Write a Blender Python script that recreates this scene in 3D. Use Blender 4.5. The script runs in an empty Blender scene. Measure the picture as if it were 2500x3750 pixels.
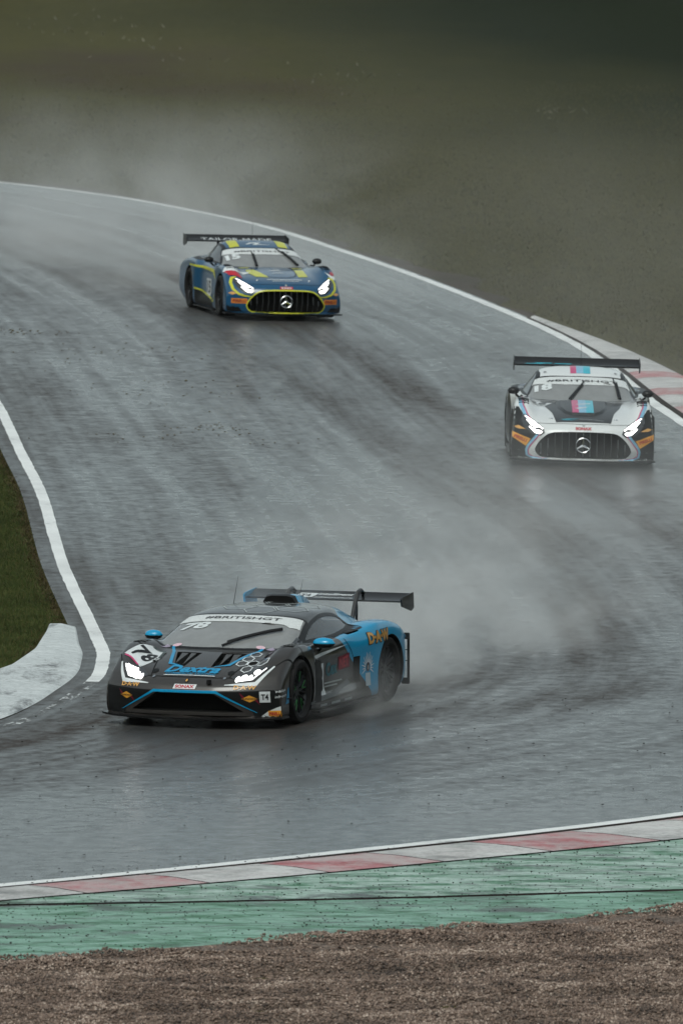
import bpy, bmesh, math, random
import numpy as np
from mathutils import Vector, Matrix
from mathutils.bvhtree import BVHTree

random.seed(7)
rng = np.random.default_rng(7)
SC = bpy.context.scene
COL = SC.collection
PI = math.pi

# ------------------------------------------------------------------ camera, light, exposure
FPX = 38000.0                       # focal length in pixels of the 2500 px wide photograph
PITCH = math.atan(2950 / FPX)
cam_data = bpy.data.cameras.new("camera")
cam = bpy.data.objects.new("camera", cam_data)
COL.objects.link(cam)
cam.location = (0, 0, 10.5)
cam.rotation_euler = (PI / 2 - PITCH, 0, 0)
cam_data.sensor_fit = 'HORIZONTAL'
cam_data.sensor_width = 24.0
cam_data.lens = FPX * 24.0 / 2500
cam_data.clip_start = 1.0
cam_data.clip_end = 5000
cam_data.dof.use_dof = True
cam_data.dof.focus_distance = 112
cam_data.dof.aperture_fstop = 8
SC.camera = cam

world = bpy.data.worlds.new("World")
SC.world = world
world.use_nodes = True
wn = world.node_tree.nodes
wl = world.node_tree.links
wn.clear()
w_out = wn.new("ShaderNodeOutputWorld")
w_bg = wn.new("ShaderNodeBackground")
w_sky = wn.new("ShaderNodeTexSky")
w_sky.sky_type = 'NISHITA'
w_sky.sun_disc = False
SUN_EL, SUN_ROT = math.radians(52), math.radians(200)
w_sky.sun_elevation = SUN_EL
w_sky.sun_rotation = SUN_ROT
w_sky.dust_density = 4.0
w_sky.air_density = 1.0
w_hsv = wn.new("ShaderNodeHueSaturation")
w_hsv.inputs['Saturation'].default_value = 0.30
wl.new(w_sky.outputs[0], w_hsv.inputs['Color'])
w_tint = wn.new("ShaderNodeMix"); w_tint.data_type = 'RGBA'; w_tint.blend_type = 'MULTIPLY'
w_tint.inputs[0].default_value = 1.0
w_tint.inputs[7].default_value = (0.905, 1.0, 0.965, 1)
wl.new(w_hsv.outputs[0], w_tint.inputs[6])
wl.new(w_tint.outputs[2], w_bg.inputs['Color'])
w_bg.inputs['Strength'].default_value = 0.10
wl.new(w_bg.outputs[0], w_out.inputs['Surface'])

sun_data = bpy.data.lights.new("sun", 'SUN')
sun_data.energy = 0.6
sun_data.angle = math.radians(25)
sun_data.color = (1.0, 0.97, 0.93)
sun = bpy.data.objects.new("sun", sun_data)
COL.objects.link(sun)
_sd = Vector((math.sin(SUN_ROT) * math.cos(SUN_EL), math.cos(SUN_ROT) * math.cos(SUN_EL), math.sin(SUN_EL)))
sun.rotation_euler = _sd.to_track_quat('Z', 'Y').to_euler()

SC.view_settings.view_transform = 'Standard'
SC.view_settings.look = 'None'
SC.view_settings.gamma = 1
SC.view_settings.use_curve_mapping = False
SC.view_settings.exposure = 0.52
SC.cycles.use_denoising = True
SC.cycles.volume_step_rate = 1.5
SC.cycles.volume_max_steps = 128
SC.cycles.volume_bounces = 1
SC.cycles.max_bounces = 8
SC.cycles.transparent_max_bounces = 12
SC.cycles.sample_clamp_indirect = 4.0

# ------------------------------------------------------------------ helpers
def tag(o, label=None, cat=None, group=None, kind=None):
    if label: o['label'] = label
    if cat: o['category'] = cat
    if group: o['group'] = group
    if kind: o['kind'] = kind
    return o

def link(o, parent=None):
    COL.objects.link(o)
    if parent is not None:
        o.parent = parent
    return o

def empty(name, loc=(0, 0, 0), rot=None):
    o = bpy.data.objects.new(name, None)
    o.empty_display_size = 0.3
    o.location = loc
    if rot is not None:
        o.rotation_euler = rot
    return link(o)

def mesh_obj(name, verts, faces, mats=None, parent=None, smooth=True, sharp=None, fmat=None):
    me = bpy.data.meshes.new(name)
    me.from_pydata([tuple(v) for v in verts], [], [tuple(f) for f in faces])
    return finish(name, me, mats, parent, smooth, sharp, fmat)

def finish(name, me, mats=None, parent=None, smooth=True, sharp=None, fmat=None):
    me.name = name
    if mats is not None:
        for m in (mats if isinstance(mats, (list, tuple)) else [mats]):
            me.materials.append(m)
    if fmat is not None:
        me.polygons.foreach_set('material_index', fmat)
    if smooth:
        me.shade_smooth()
        if sharp:
            me.set_sharp_from_angle(angle=math.radians(sharp))
    me.update()
    o = bpy.data.objects.new(name, me)
    return link(o, parent)

def bm_obj(name, bm, mats=None, parent=None, smooth=True, sharp=40):
    me = bpy.data.meshes.new(name)
    bm.normal_update()
    bm.to_mesh(me)
    bm.free()
    return finish(name, me, mats, parent, smooth, sharp)

def box_bm(bm, x0, x1, y0, y1, z0, z1, bev=0.0):
    vs = [bm.verts.new(c) for c in ((x0, y0, z0), (x1, y0, z0), (x1, y1, z0), (x0, y1, z0),
                                     (x0, y0, z1), (x1, y0, z1), (x1, y1, z1), (x0, y1, z1))]
    fs = [bm.faces.new([vs[i] for i in f]) for f in ((3, 2, 1, 0), (4, 5, 6, 7), (0, 1, 5, 4), (1, 2, 6, 5), (2, 3, 7, 6), (3, 0, 4, 7))]
    if bev:
        es = list({e for f in fs for e in f.edges})
        bmesh.ops.bevel(bm, geom=es, offset=bev, segments=2, affect='EDGES')
    return fs

def tube_bm(bm, pts, r, n=8, cap=True, flat=1.0):
    """tube along a path; r may be a list; flat squashes it in the second axis"""
    pts = [Vector(p) for p in pts]
    rs = r if isinstance(r, (list, tuple)) else [r] * len(pts)
    rings = []
    for i, p in enumerate(pts):
        a = pts[max(0, i - 1)]; b = pts[min(len(pts) - 1, i + 1)]
        d = (b - a).normalized()
        up = Vector((0, 0, 1)) if abs(d.z) < 0.93 else Vector((1, 0, 0))
        s = d.cross(up).normalized(); t = s.cross(d).normalized()
        rings.append([bm.verts.new(p + (s * math.cos(2 * PI * k / n) + t * (math.sin(2 * PI * k / n) * flat)) * rs[i]) for k in range(n)])
    for i in range(len(rings) - 1):
        for k in range(n):
            bm.faces.new((rings[i][k], rings[i][(k + 1) % n], rings[i + 1][(k + 1) % n], rings[i + 1][k]))
    if cap:
        bm.faces.new(rings[0]); bm.faces.new(list(reversed(rings[-1])))

def prism_bm(bm, outline, axis, a, b):
    """extrude a 2D outline along an axis: axis 'x' -> (y,z), 'y' -> (x,z), 'z' -> (x,y)"""
    def P(u, v, w):
        return {'x': (w, u, v), 'y': (u, w, v), 'z': (u, v, w)}[axis]
    A = [bm.verts.new(P(u, v, a)) for u, v in outline]
    B = [bm.verts.new(P(u, v, b)) for u, v in outline]
    n = len(outline)
    bm.faces.new(list(reversed(A))); bm.faces.new(B)
    for i in range(n):
        bm.faces.new((A[i], A[(i + 1) % n], B[(i + 1) % n], B[i]))
    bmesh.ops.recalc_face_normals(bm, faces=bm.faces)

def lathe_bm(bm, prof, n, axis='y', closed=False):
    """profile of (radius, w) turned about the axis"""
    rings = []
    for r, w in prof:
        ring = []
        for k in range(n):
            a = 2 * PI * k / n
            c, s = r * math.cos(a), r * math.sin(a)
            ring.append(bm.verts.new({'y': (c, w, s), 'x': (w, c, s), 'z': (c, s, w)}[axis]))
        rings.append(ring)
    m = len(rings)
    for i in range(m if closed else m - 1):
        A, B = rings[i], rings[(i + 1) % m]
        for k in range(n):
            bm.faces.new((A[k], A[(k + 1) % n], B[(k + 1) % n], B[k]))
    return rings

def pchip(Y, t):
    """monotone cubic interpolation of rows of Y (n, ...) at parameters t in [0, n-1]"""
    Y = np.asarray(Y, float)
    n = len(Y)
    d = Y[1:] - Y[:-1]
    m = np.zeros_like(Y)
    a, b = d[:-1], d[1:]
    same = (a * b) > 0
    den = np.where(np.abs(a + b) < 1e-12, 1, a + b)
    m[1:-1] = np.where(same, 2 * a * b / den, 0)
    m[0] = d[0]; m[-1] = d[-1]
    i = np.clip(np.floor(t).astype(int), 0, n - 2)
    s = (t - i).reshape((-1,) + (1,) * (Y.ndim - 1))
    h00 = 2 * s**3 - 3 * s**2 + 1; h10 = s**3 - 2 * s**2 + s
    h01 = -2 * s**3 + 3 * s**2; h11 = s**3 - s**2
    return h00 * Y[i] + h10 * m[i] + h01 * Y[i + 1] + h11 * m[i + 1]

def catmull(P, per):
    P = np.asarray(P, float)
    n = len(P)
    out = []
    for i in range(n - 1):
        p0 = P[i - 1] if i else 2 * P[0] - P[1]
        p3 = P[i + 2] if i + 2 < n else 2 * P[-1] - P[-2]
        p1, p2 = P[i], P[i + 1]
        for k in range(per):
            s = k / per
            out.append(0.5 * (2 * p1 + (p2 - p0) * s + (2 * p0 - 5 * p1 + 4 * p2 - p3) * s * s + (-p0 + 3 * p1 - 3 * p2 + p3) * s**3))
    out.append(P[-1])
    return np.array(out)

def inside(poly, x, y):
    r = False
    n = len(poly)
    for i in range(n):
        x0, y0 = poly[i]; x1, y1 = poly[(i + 1) % n]
        if (y0 > y) != (y1 > y) and x < (x1 - x0) * (y - y0) / (y1 - y0) + x0:
            r = not r
    return r

# ------------------------------------------------------------------ materials
MATS = {}
def mat_new(name):
    m = bpy.data.materials.new(name)
    m.use_nodes = True
    nt = m.node_tree
    b = nt.nodes["Principled BSDF"]
    return m, nt, b

def N(nt, typ, **kw):
    n = nt.nodes.new(typ)
    for k, v in kw.items():
        setattr(n, k, v)
    return n

def noise(nt, scale, detail=4, rough=0.6, coord=None, dist=0.0):
    n = N(nt, "ShaderNodeTexNoise")
    n.inputs['Scale'].default_value = scale
    n.inputs['Detail'].default_value = detail
    n.inputs['Roughness'].default_value = rough
    n.inputs['Distortion'].default_value = dist
    if coord is not None:
        nt.links.new(coord, n.inputs['Vector'])
    return n

def ramp(nt, fac, stops):
    r = N(nt, "ShaderNodeValToRGB")
    el = r.color_ramp.elements
    while len(el) < len(stops):
        el.new(0.5)
    for e, (p, c) in zip(el, stops):
        e.position = p
        e.color = (c, c, c, 1) if isinstance(c, (int, float)) else (c[0], c[1], c[2], 1)
    nt.links.new(fac, r.inputs['Fac'])
    return r

def mth(nt, op, a, b=None, c=None, clamp=False):
    n = N(nt, "ShaderNodeMath", operation=op)
    n.use_clamp = clamp
    for i, v in enumerate((a, b, c)):
        if v is None: continue
        if isinstance(v, (int, float)): n.inputs[i].default_value = v
        else: nt.links.new(v, n.inputs[i])
    return n.outputs[0]

def mixc(nt, fac, a, b, mode='MIX'):
    n = N(nt, "ShaderNodeMix", data_type='RGBA', blend_type=mode)
    for sock, v in ((n.inputs[0], fac), (n.inputs[6], a), (n.inputs[7], b)):
        if isinstance(v, (int, float)): sock.default_value = v
        elif isinstance(v, tuple): sock.default_value = (v[0], v[1], v[2], 1)
        else: nt.links.new(v, sock)
    return n.outputs[2]

def mapping(nt, out, scale=(1, 1, 1), rot=(0, 0, 0), loc=(0, 0, 0)):
    m = N(nt, "ShaderNodeMapping")
    m.inputs['Scale'].default_value = scale
    m.inputs['Rotation'].default_value = rot
    m.inputs['Location'].default_value = loc
    nt.links.new(out, m.inputs['Vector'])
    return m.outputs[0]

def bump(nt, b, h, strength, dist):
    n = N(nt, "ShaderNodeBump")
    n.inputs['Strength'].default_value = strength
    n.inputs['Distance'].default_value = dist
    nt.links.new(h, n.inputs['Height'])
    nt.links.new(n.outputs[0], b.inputs['Normal'])
    return n

def simple(name, col, rough=0.5, metal=0.0, coat=0.0, emit=0.0, spec=0.5, vary=0.12, scale=14):
    if name in MATS: return MATS[name]
    m, nt, b = mat_new(name)
    tc = N(nt, "ShaderNodeTexCoord")
    nz = noise(nt, scale, 4, 0.6, tc.outputs['Object'])
    c = mixc(nt, ramp(nt, nz.outputs[0], [(0.3, 0.0), (0.7, 1.0)]).outputs[0],
             tuple(v * (1 - vary) for v in col), tuple(min(1, v * (1 + vary)) for v in col))
    nt.links.new(c, b.inputs['Base Color'])
    b.inputs['Metallic'].default_value = metal
    nt.links.new(mth(nt, 'MULTIPLY_ADD', nz.outputs[0], 0.14, max(0.02, rough - 0.07)), b.inputs['Roughness'])
    b.inputs['Specular IOR Level'].default_value = spec
    b.inputs['Coat Weight'].default_value = coat
    b.inputs['Specular IOR Level'].default_value = 0.18
    b.inputs['Coat Roughness'].default_value = 0.06
    if emit:
        b.inputs['Emission Color'].default_value = (1.0, 0.98, 0.94, 1)
        b.inputs['Emission Strength'].default_value = emit
    MATS[name] = m
    return m

def car_paint(name, colA, colB=None, plane=(0, 0, 0, 0), rough=0.32, film=0.10, grime=0.22, coat=0.9):
    """coated wet race paint; colB where plane.(x, |y|, z) > d; thrown road grime low down the flanks"""
    m, nt, b = mat_new(name)
    tc = N(nt, "ShaderNodeTexCoord")
    sp = N(nt, "ShaderNodeSeparateXYZ")
    nt.links.new(tc.outputs['Object'], sp.inputs[0])
    X, Y, Z = sp.outputs
    AY = mth(nt, 'ABSOLUTE', Y)
    base = colA
    if colB is not None:
        e = mth(nt, 'ADD', mth(nt, 'ADD', mth(nt, 'MULTIPLY', X, plane[0]), mth(nt, 'MULTIPLY', AY, plane[1])), mth(nt, 'MULTIPLY', Z, plane[2]))
        f = mth(nt, 'GREATER_THAN', e, plane[3])
        base = mixc(nt, f, colA, colB)
    # water and grime film: streaky, thicker low on the flanks
    st = noise(nt, 5.0, 6, 0.7, mapping(nt, tc.outputs['Object'], (0.6, 2.5, 2.5)))
    low = mth(nt, 'MULTIPLY_ADD', Z, -1.4, 1.05, clamp=True)
    g = mth(nt, 'MULTIPLY', ramp(nt, st.outputs[0], [(0.35, 0.2), (0.75, 1.0)]).outputs[0], mth(nt, 'MULTIPLY_ADD', low, grime, film), clamp=True)
    c = mixc(nt, g, base, (0.10, 0.095, 0.09))
    nt.links.new(c, b.inputs['Base Color'])
    fine = noise(nt, 130, 2, 0.5, tc.outputs['Object'])
    nt.links.new(mth(nt, 'MULTIPLY_ADD', g, 0.35, rough), b.inputs['Roughness'])
    b.inputs['Coat Weight'].default_value = coat
    b.inputs['Specular IOR Level'].default_value = 0.18
    nt.links.new(mth(nt, 'MULTIPLY_ADD', g, 0.45, 0.07), b.inputs['Coat Roughness'])
    bp = N(nt, "ShaderNodeBump")
    bp.inputs['Strength'].default_value = 0.12
    bp.inputs['Distance'].default_value = 0.002
    nt.links.new(fine.outputs[0], bp.inputs['Height'])
    nt.links.new(bp.outputs[0], b.inputs['Coat Normal'])
    return m

# ------------------------------------------------------------------ the lie of the land
def Hz(x, y):
    """height of the ground: track cambered to the right far away, bank rising beyond"""
    x = np.asarray(x, float); y = np.asarray(y, float)
    t = np.clip((y - 126) / 22, 0, 1); t = t * t * (3 - 2 * t)
    z = -0.028 * np.clip(x, -14, 14) * t
    h = np.clip(y - 262, 0, 2000)
    z = z + 0.045 * h * h / (h + 60)
    # bank under the camera; its steep back and unseen side banks added to darken reflections
    b = np.clip(52 - y, 0, 150)
    z = z + 0.20 * b * b / (b + 30) + 0.50 * np.clip(-6 - y, 0, 90)
    w_ = np.clip(np.abs(x) - 26, 0, 220)
    z = z + 0.26 * w_ * w_ / (w_ + 30)
    return z
# ------------------------------------------------------------------ track outline (inner, outer) pairs in metres
PAIRS = [((-42, 247), (-36, 256)), ((-27, 233), (-20, 241)), ((-17, 219.5), (-7.41, 225.15)), ((-11.8, 206), (-2.54, 213.05)),
         ((-9, 193), (0.13, 199.98)), ((-7.3, 180), (2.46, 184.9)), ((-6.2, 168), (3.98, 172)), ((-5.11, 155), (4.85, 157.5)),
         ((-4.4, 144.5), (5.8, 146)), ((-3.89, 137.2), (6.9, 136)), ((-3.33, 126.7), (7.9, 124)), ((-2.71, 117.2), (8.1, 111.5)),
         ((-2.56, 114.2), (6.3, 102.6)), ((-2.68, 110.9), (3.25, 98.14)), ((-3.51, 106.3), (0.0, 94.82)), ((-6, 102.6), (-3.05, 92.11)),
         ((-10.5, 98.6), (-8, 88.2)), ((-22, 91), (-20, 80.2)), ((-47, 78), (-45, 67))]
INN = catmull([p[0] for p in PAIRS], 24)
OUT = catmull([p[1] for p in PAIRS], 24)
def normals(C):
    t = np.gradient(C, axis=0)
    t /= np.linalg.norm(t, axis=1)[:, None]
    return np.stack([-t[:, 1], t[:, 0]], 1)       # left of the driving direction = outside of this bend
NI, NO = normals(INN), normals(OUT)
SO = np.concatenate([[0], np.cumsum(np.linalg.norm(np.diff(OUT, axis=0), axis=1))])
SI = np.concatenate([[0], np.cumsum(np.linalg.norm(np.diff(INN, axis=0), axis=1))])
NP_ = len(OUT)

def sheet(name, rows, cols_uv, mats, parent=None, lift=0.0, zfun=None, smooth=True):
    """grid sheet from rows (n, m, 2); optional uv (n, m, 2)"""
    n, m = rows.shape[:2]
    z = Hz(rows[..., 0], rows[..., 1]) + lift
    if zfun is not None: z = z + zfun
    V = np.concatenate([rows, z[..., None]], 2).reshape(-1, 3)
    F = [(i * m + j, i * m + j + 1, (i + 1) * m + j + 1, (i + 1) * m + j) for i in range(n - 1) for j in range(m - 1)]
    me = bpy.data.meshes.new(name)
    me.from_pydata(V.tolist(), [], F)
    if cols_uv is not None:
        uv = me.uv_layers.new(name="UVMap")
        idx = np.zeros(len(me.loops), int)
        me.loops.foreach_get('vertex_index', idx)
        uv.data.foreach_set('uv', cols_uv.reshape(-1, 2)[idx].ravel())
    o = finish(name, me, mats, parent, smooth)
    if me.polygons[0].normal.z < 0:
        me.flip_normals()
    return o

def strip(C, Nn, S, i0, i1, d0, d1, k, name, mats, parent=None, lift=0.0, prof=None, jit=0.0):
    """band beside a curve, from offset d0 to d1 (numbers or arrays)"""
    c, nn, s = C[i0:i1 + 1], Nn[i0:i1 + 1], S[i0:i1 + 1]
    n = len(c)
    d0 = np.broadcast_to(np.asarray(d0, float), (n,)); d1 = np.broadcast_to(np.asarray(d1, float), (n,))
    if jit:
        d0 = d0 + rng.normal(0, jit, n); d1 = d1 + rng.normal(0, jit, n)
    w = np.linspace(0, 1, k)
    d = d0[:, None] * (1 - w) + d1[:, None] * w
    rows = c[:, None, :] + nn[:, None, :] * d[..., None]
    uv = np.stack([d, np.broadcast_to(s[:, None], d.shape)], 2)
    return sheet(name, rows, uv, mats, parent, lift, None if prof is None else np.broadcast_to(np.interp(w, *prof), d.shape))

_vt = rng.uniform(-1, 1, (512, 512))
def vnoise(x, y, s):
    u = np.asarray(x) / s; w = np.asarray(y) / s
    i = np.floor(u).astype(int); j = np.floor(w).astype(int)
    a = u - i; b = w - j; a = a * a * (3 - 2 * a); b = b * b * (3 - 2 * b)
    g_ = lambda p, q: _vt[p % 512, q % 512]
    return (g_(i, j) * (1 - a) + g_(i + 1, j) * a) * (1 - b) + (g_(i, j + 1) * (1 - a) + g_(i + 1, j + 1) * a) * b

# ------------------------------------------------------------------ ground materials
def wet_asphalt():
    m, nt, b = mat_new("wet asphalt")
    uv = N(nt, "ShaderNodeUVMap"); uv.uv_map = "UVMap"
    geo = N(nt, "ShaderNodeNewGeometry")
    W = geo.outputs['Position']
    # lanes: noise stretched along the driving direction (u = metres across, v = metres along)
    lane = noise(nt, 1.0, 5, 0.62, mapping(nt, uv.outputs[0], (1.15, 0.045, 1)), 0.25)
    lane2 = noise(nt, 1.0, 4, 0.6, mapping(nt, uv.outputs[0], (3.0, 0.045, 1), loc=(4, 7, 0)), 0.1)
    patch = noise(nt, 0.16, 4, 0.6, W)
    drag = noise(nt, 1.0, 6, 0.7, mapping(nt, W, (2.2, 0.55, 1)))
    dragf = noise(nt, 1.0, 5, 0.75, mapping(nt, W, (6.5, 1.3, 1)))
    wet = mth(nt, 'ADD', mth(nt, 'MULTIPLY', lane.outputs[0], 1.0), mth(nt, 'MULTIPLY', lane2.outputs[0], 0.95))
    wet = mth(nt, 'ADD', wet, mth(nt, 'MULTIPLY', patch.outputs[0], 0.50))
    wet = mth(nt, 'ADD', wet, mth(nt, 'MULTIPLY', drag.outputs[0], 0.25))
    iso = noise(nt, 4.5, 7, 0.78, W)
    wet = mth(nt, 'ADD', wet, mth(nt, 'MULTIPLY', dragf.outputs[0], 0.30))
    wet = mth(nt, 'ADD', wet, mth(nt, 'MULTIPLY_ADD', iso.outputs[0], 1.25, -0.375))
    # dark, drier racing line: distance from the driven path in u
    sp = N(nt, "ShaderNodeSeparateXYZ"); nt.links.new(uv.outputs[0], sp.inputs[0])
    at = N(nt, "ShaderNodeAttribute"); at.attribute_name = "line"
    wet = mth(nt, 'SUBTRACT', wet, mth(nt, 'MULTIPLY', at.outputs['Fac'], 0.29))
    wr = ramp(nt, wet, [(0.0, 0.0), (1.0, 1.0)])
    wetn = mth(nt, 'MULTIPLY_ADD', wet, 1.15, -1.215, clamp=True)
    grit = noise(nt, 55, 3, 0.8, W)
    gcol = ramp(nt, grit.outputs[0], [(0.3, 0.55), (0.55, 1.0), (0.78, 1.9)])
    c = mixc(nt, wetn, (0.054, 0.046, 0.042), (0.038, 0.044, 0.046))
    c = mixc(nt, 1.0, c, gcol.outputs[0], 'MULTIPLY')
    nt.links.new(c, b.inputs['Base Color'])
    nt.links.new(mth(nt, 'MULTIPLY_ADD', wetn, -0.36, 0.62), b.inputs['Roughness'])
    b.inputs['Specular IOR Level'].default_value = 0.42
    nt.links.new(mth(nt, 'MULTIPLY_ADD', wetn, 0.55, 0.03), b.inputs['Specular IOR Level'])
    hg = noise(nt, 24, 6, 0.75, mapping(nt, W, (1.0, 0.5, 1)))
    hb = noise(nt, 3.0, 3, 0.5, W)
    h = mth(nt, 'ADD', hg.outputs[0], mth(nt, 'MULTIPLY', hb.outputs[0], 1.5))
    bump(nt, b, h, 0.9, 0.012)
    # standing film of water
    b.inputs['Coat IOR'].default_value = 1.33
    nt.links.new(mth(nt, 'MULTIPLY', wetn, ramp(nt, iso.outputs[0], [(0.40, 0.35), (0.60, 1.0)]).outputs[0]), b.inputs['Coat Weight'])
    nt.links.new(mth(nt, 'MULTIPLY_ADD', dragf.outputs[0], -0.25, 0.34), b.inputs['Coat Roughness'])
    bp = N(nt, "ShaderNodeBump"); bp.inputs['Strength'].default_value = 0.5; bp.inputs['Distance'].default_value = 0.006
    nt.links.new(h, bp.inputs['Height']); nt.links.new(bp.outputs[0], b.inputs['Coat Normal'])
    return m

def paint_worn(name, col, col2=(0.06, 0.057, 0.055), wear=0.5, scale=3.0, stretch=(1, 1, 1), rough=0.45, patch=None, soft=0.08, scuff=0.0, thru=False):
    m, nt, b = mat_new(name)
    geo = N(nt, "ShaderNodeNewGeometry")
    W = geo.outputs['Position']
    n1 = noise(nt, scale, 8, 0.72, mapping(nt, W, stretch), 0.4)
    n2 = noise(nt, 26, 5, 0.75, W)
    n3 = noise(nt, scale * 0.35, 3, 0.6, mapping(nt, W, stretch))
    w = mth(nt, 'ADD', mth(nt, 'MULTIPLY', n1.outputs[0], 0.55), mth(nt, 'MULTIPLY', n2.outputs[0], 0.25))
    w = mth(nt, 'ADD', w, mth(nt, 'MULTIPLY', n3.outputs[0], 0.35))
    f = ramp(nt, w, [(wear - soft, 1.0), (wear + soft, 0.0)])
    tint = ramp(nt, n3.outputs[0], [(0.35, 0.82), (0.65, 1.0)])
    cc = mixc(nt, 1.0, col, tint.outputs[0], 'MULTIPLY')
    if patch is not None:
        n4 = noise(nt, 2.0, 6, 0.75, mapping(nt, W, (0.8, 2.2, 1), loc=(3, 3, 3)), 0.5)
        cc = mixc(nt, ramp(nt, n4.outputs[0], [(0.40, 0.0), (0.56, 1.0)]).outputs[0], cc, patch)
        n6 = noise(nt, 30.0, 4, 0.7, mapping(nt, W, (0.5, 1.2, 1)))
        cc = mixc(nt, 1.0, cc, ramp(nt, n6.outputs[0], [(0.30, 0.45), (0.48, 1.0), (0.7, 1.12)]).outputs[0], 'MULTIPLY')
    c = mixc(nt, f.outputs[0], cc, col2)
    if thru:
        nt.links.new(mth(nt, 'SUBTRACT', 1.0, f.outputs[0]), b.inputs['Alpha'])
    if scuff:
        n5 = noise(nt, 1.1, 5, 0.7, mapping(nt, W, (1.0, 1.6, 1), loc=(9, 1, 0)), 0.8)
        c = mixc(nt, ramp(nt, n5.outputs[0], [(0.53, 0.0), (0.64, scuff)]).outputs[0], c, (0.028, 0.030, 0.028))
    nt.links.new(c, b.inputs['Base Color'])
    b.inputs['Specular IOR Level'].default_value = 0.5 if rough < 0.7 else 0.04
    nt.links.new(mth(nt, 'MULTIPLY_ADD', n1.outputs[0], 0.5, rough - 0.28), b.inputs['Roughness'])
    bump(nt, b, mth(nt, 'ADD', n2.outputs[0], mth(nt, 'MULTIPLY', n1.outputs[0], 0.8)), 0.7, 0.006)
    return m

def grass_mat(name, A, B, D, bare=0.36):
    m, nt, b = mat_new(name)
    geo = N(nt, "ShaderNodeNewGeometry")
    W = geo.outputs['Position']
    n1 = noise(nt, 0.05, 5, 0.6, mapping(nt, W, (1, 0.6, 1)))
    n2 = noise(nt, 0.9, 7, 0.75, mapping(nt, W, (1.6, 0.35, 1)))
    n3 = noise(nt, 14, 5, 0.8, W)
    c = mixc(nt, ramp(nt, n2.outputs[0], [(0.3, 0.0), (0.7, 1.0)]).outputs[0], A, B)
    c = mixc(nt, ramp(nt, n1.outputs[0], [(bare - 0.1, 1.0), (bare + 0.06, 0.0)]).outputs[0], c, D)
    # hill shade put into the colour: darker with distance and to the right
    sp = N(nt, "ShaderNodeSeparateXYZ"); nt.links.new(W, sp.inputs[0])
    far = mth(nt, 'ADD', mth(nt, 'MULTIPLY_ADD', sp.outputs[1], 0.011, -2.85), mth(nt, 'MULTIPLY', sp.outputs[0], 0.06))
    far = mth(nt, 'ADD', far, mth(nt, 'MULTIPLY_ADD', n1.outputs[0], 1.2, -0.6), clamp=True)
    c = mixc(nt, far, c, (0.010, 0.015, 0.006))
    c = mixc(nt, 1.0, c, ramp(nt, n3.outputs[0], [(0.25, 0.86), (0.75, 1.14)]).outputs[0], 'MULTIPLY')
    nt.links.new(c, b.inputs['Base Color'])
    b.inputs['Roughness'].default_value = 1.0
    b.inputs['Specular IOR Level'].default_value = 0.01
    bump(nt, b, mth(nt, 'ADD', n3.outputs[0], mth(nt, 'MULTIPLY', n2.outputs[0], 3)), 0.6, 0.03)
    return m

M_ASPH = wet_asphalt()
M_LINE = paint_worn("white line paint", (0.82, 0.83, 0.82), wear=0.44, scale=2.2)
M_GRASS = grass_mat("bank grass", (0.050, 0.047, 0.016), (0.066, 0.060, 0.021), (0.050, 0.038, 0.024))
M_DIRT = paint_worn("dirt verge", (0.048, 0.036, 0.026), (0.035, 0.040, 0.020), wear=0.5, scale=1.2, rough=0.8)

# terrain: one sheet out to the horizon
gx = np.concatenate([np.linspace(-900, -60, 16), np.linspace(-50, -16, 12), np.linspace(-14, 14, 29), np.linspace(16, 50, 12), np.linspace(60, 900, 16)])
gy = np.concatenate([np.linspace(-120, 60, 10), np.linspace(66, 300, 235), np.linspace(306, 460, 28), np.linspace(480, 1600, 24)])
GX, GY = np.meshgrid(gx, gy)
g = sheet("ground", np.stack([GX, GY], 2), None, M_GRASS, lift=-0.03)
tag(g, "rough green and brown grass bank beyond the wet track", kind='structure')

# asphalt ribbon
asph_in = np.full(NP_, 0.0); asph_out = np.full(NP_, 0.0)
yo = OUT[:, 1]; ii = np.arange(NP_)
# on the inside a dark strip half a metre wide runs beyond the line; outside the strip only opens at the kerb
asph_in[:] = -0.34
asph_out[:] = 0.16
kerb_i = int(np.argmin(np.abs(OUT[:, 1] - 180.0) + (ii > NP_ * 0.7) * 999))
asph_out[kerb_i:] = 0.24
near_i0 = int(np.argmin(np.abs(OUT[:, 0] - 7.6) + np.abs(OUT[:, 1] - 107)))
asph_out[near_i0:] = 0.22
K = 90
A_ = INN + NI * asph_in[:, None]
B_ = OUT + NO * asph_out[:, None]
w = np.linspace(0, 1, K)
rows = A_[:, None, :] * (1 - w)[None, :, None] + B_[:, None, :] * w[None, :, None]
uvs = np.stack([np.broadcast_to(w * 10.5, (NP_, K)), np.broadcast_to((0.5 * (SO + SI))[:, None], (NP_, K))], 2)
track = sheet("track", rows, uvs, M_ASPH, lift=0.0)
tag(track, "wet grey asphalt of the curving race track with drier brown wheel lanes", kind='structure')
# racing line attribute: position across the track (metres) where the cars run, drier there
ctl_s = np.array([0, 2, 4, 6, 8, 10, 11, 12, 13, 14, 15, 16, 18]) * 24
ctl_u = np.array([4.0, 4.2, 4.8, 5.4, 6.6, 7.0, 6.0, 4.2, 2.6, 2.0, 2.4, 3.4, 6.0])
lu = np.interp(np.arange(NP_), ctl_s, ctl_u)
du = uvs[..., 0] - lu[:, None]
att = np.clip(1.0 - np.abs(np.abs(du) - 0.85) / 0.75, 0, 1) + 0.55 * np.exp(-(du / 2.2) ** 2)
# strip hugging the inside line is dry and dark as well
att = att + 0.95 * np.exp(-((uvs[..., 0] - 0.0) / 1.5) ** 2)
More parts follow.
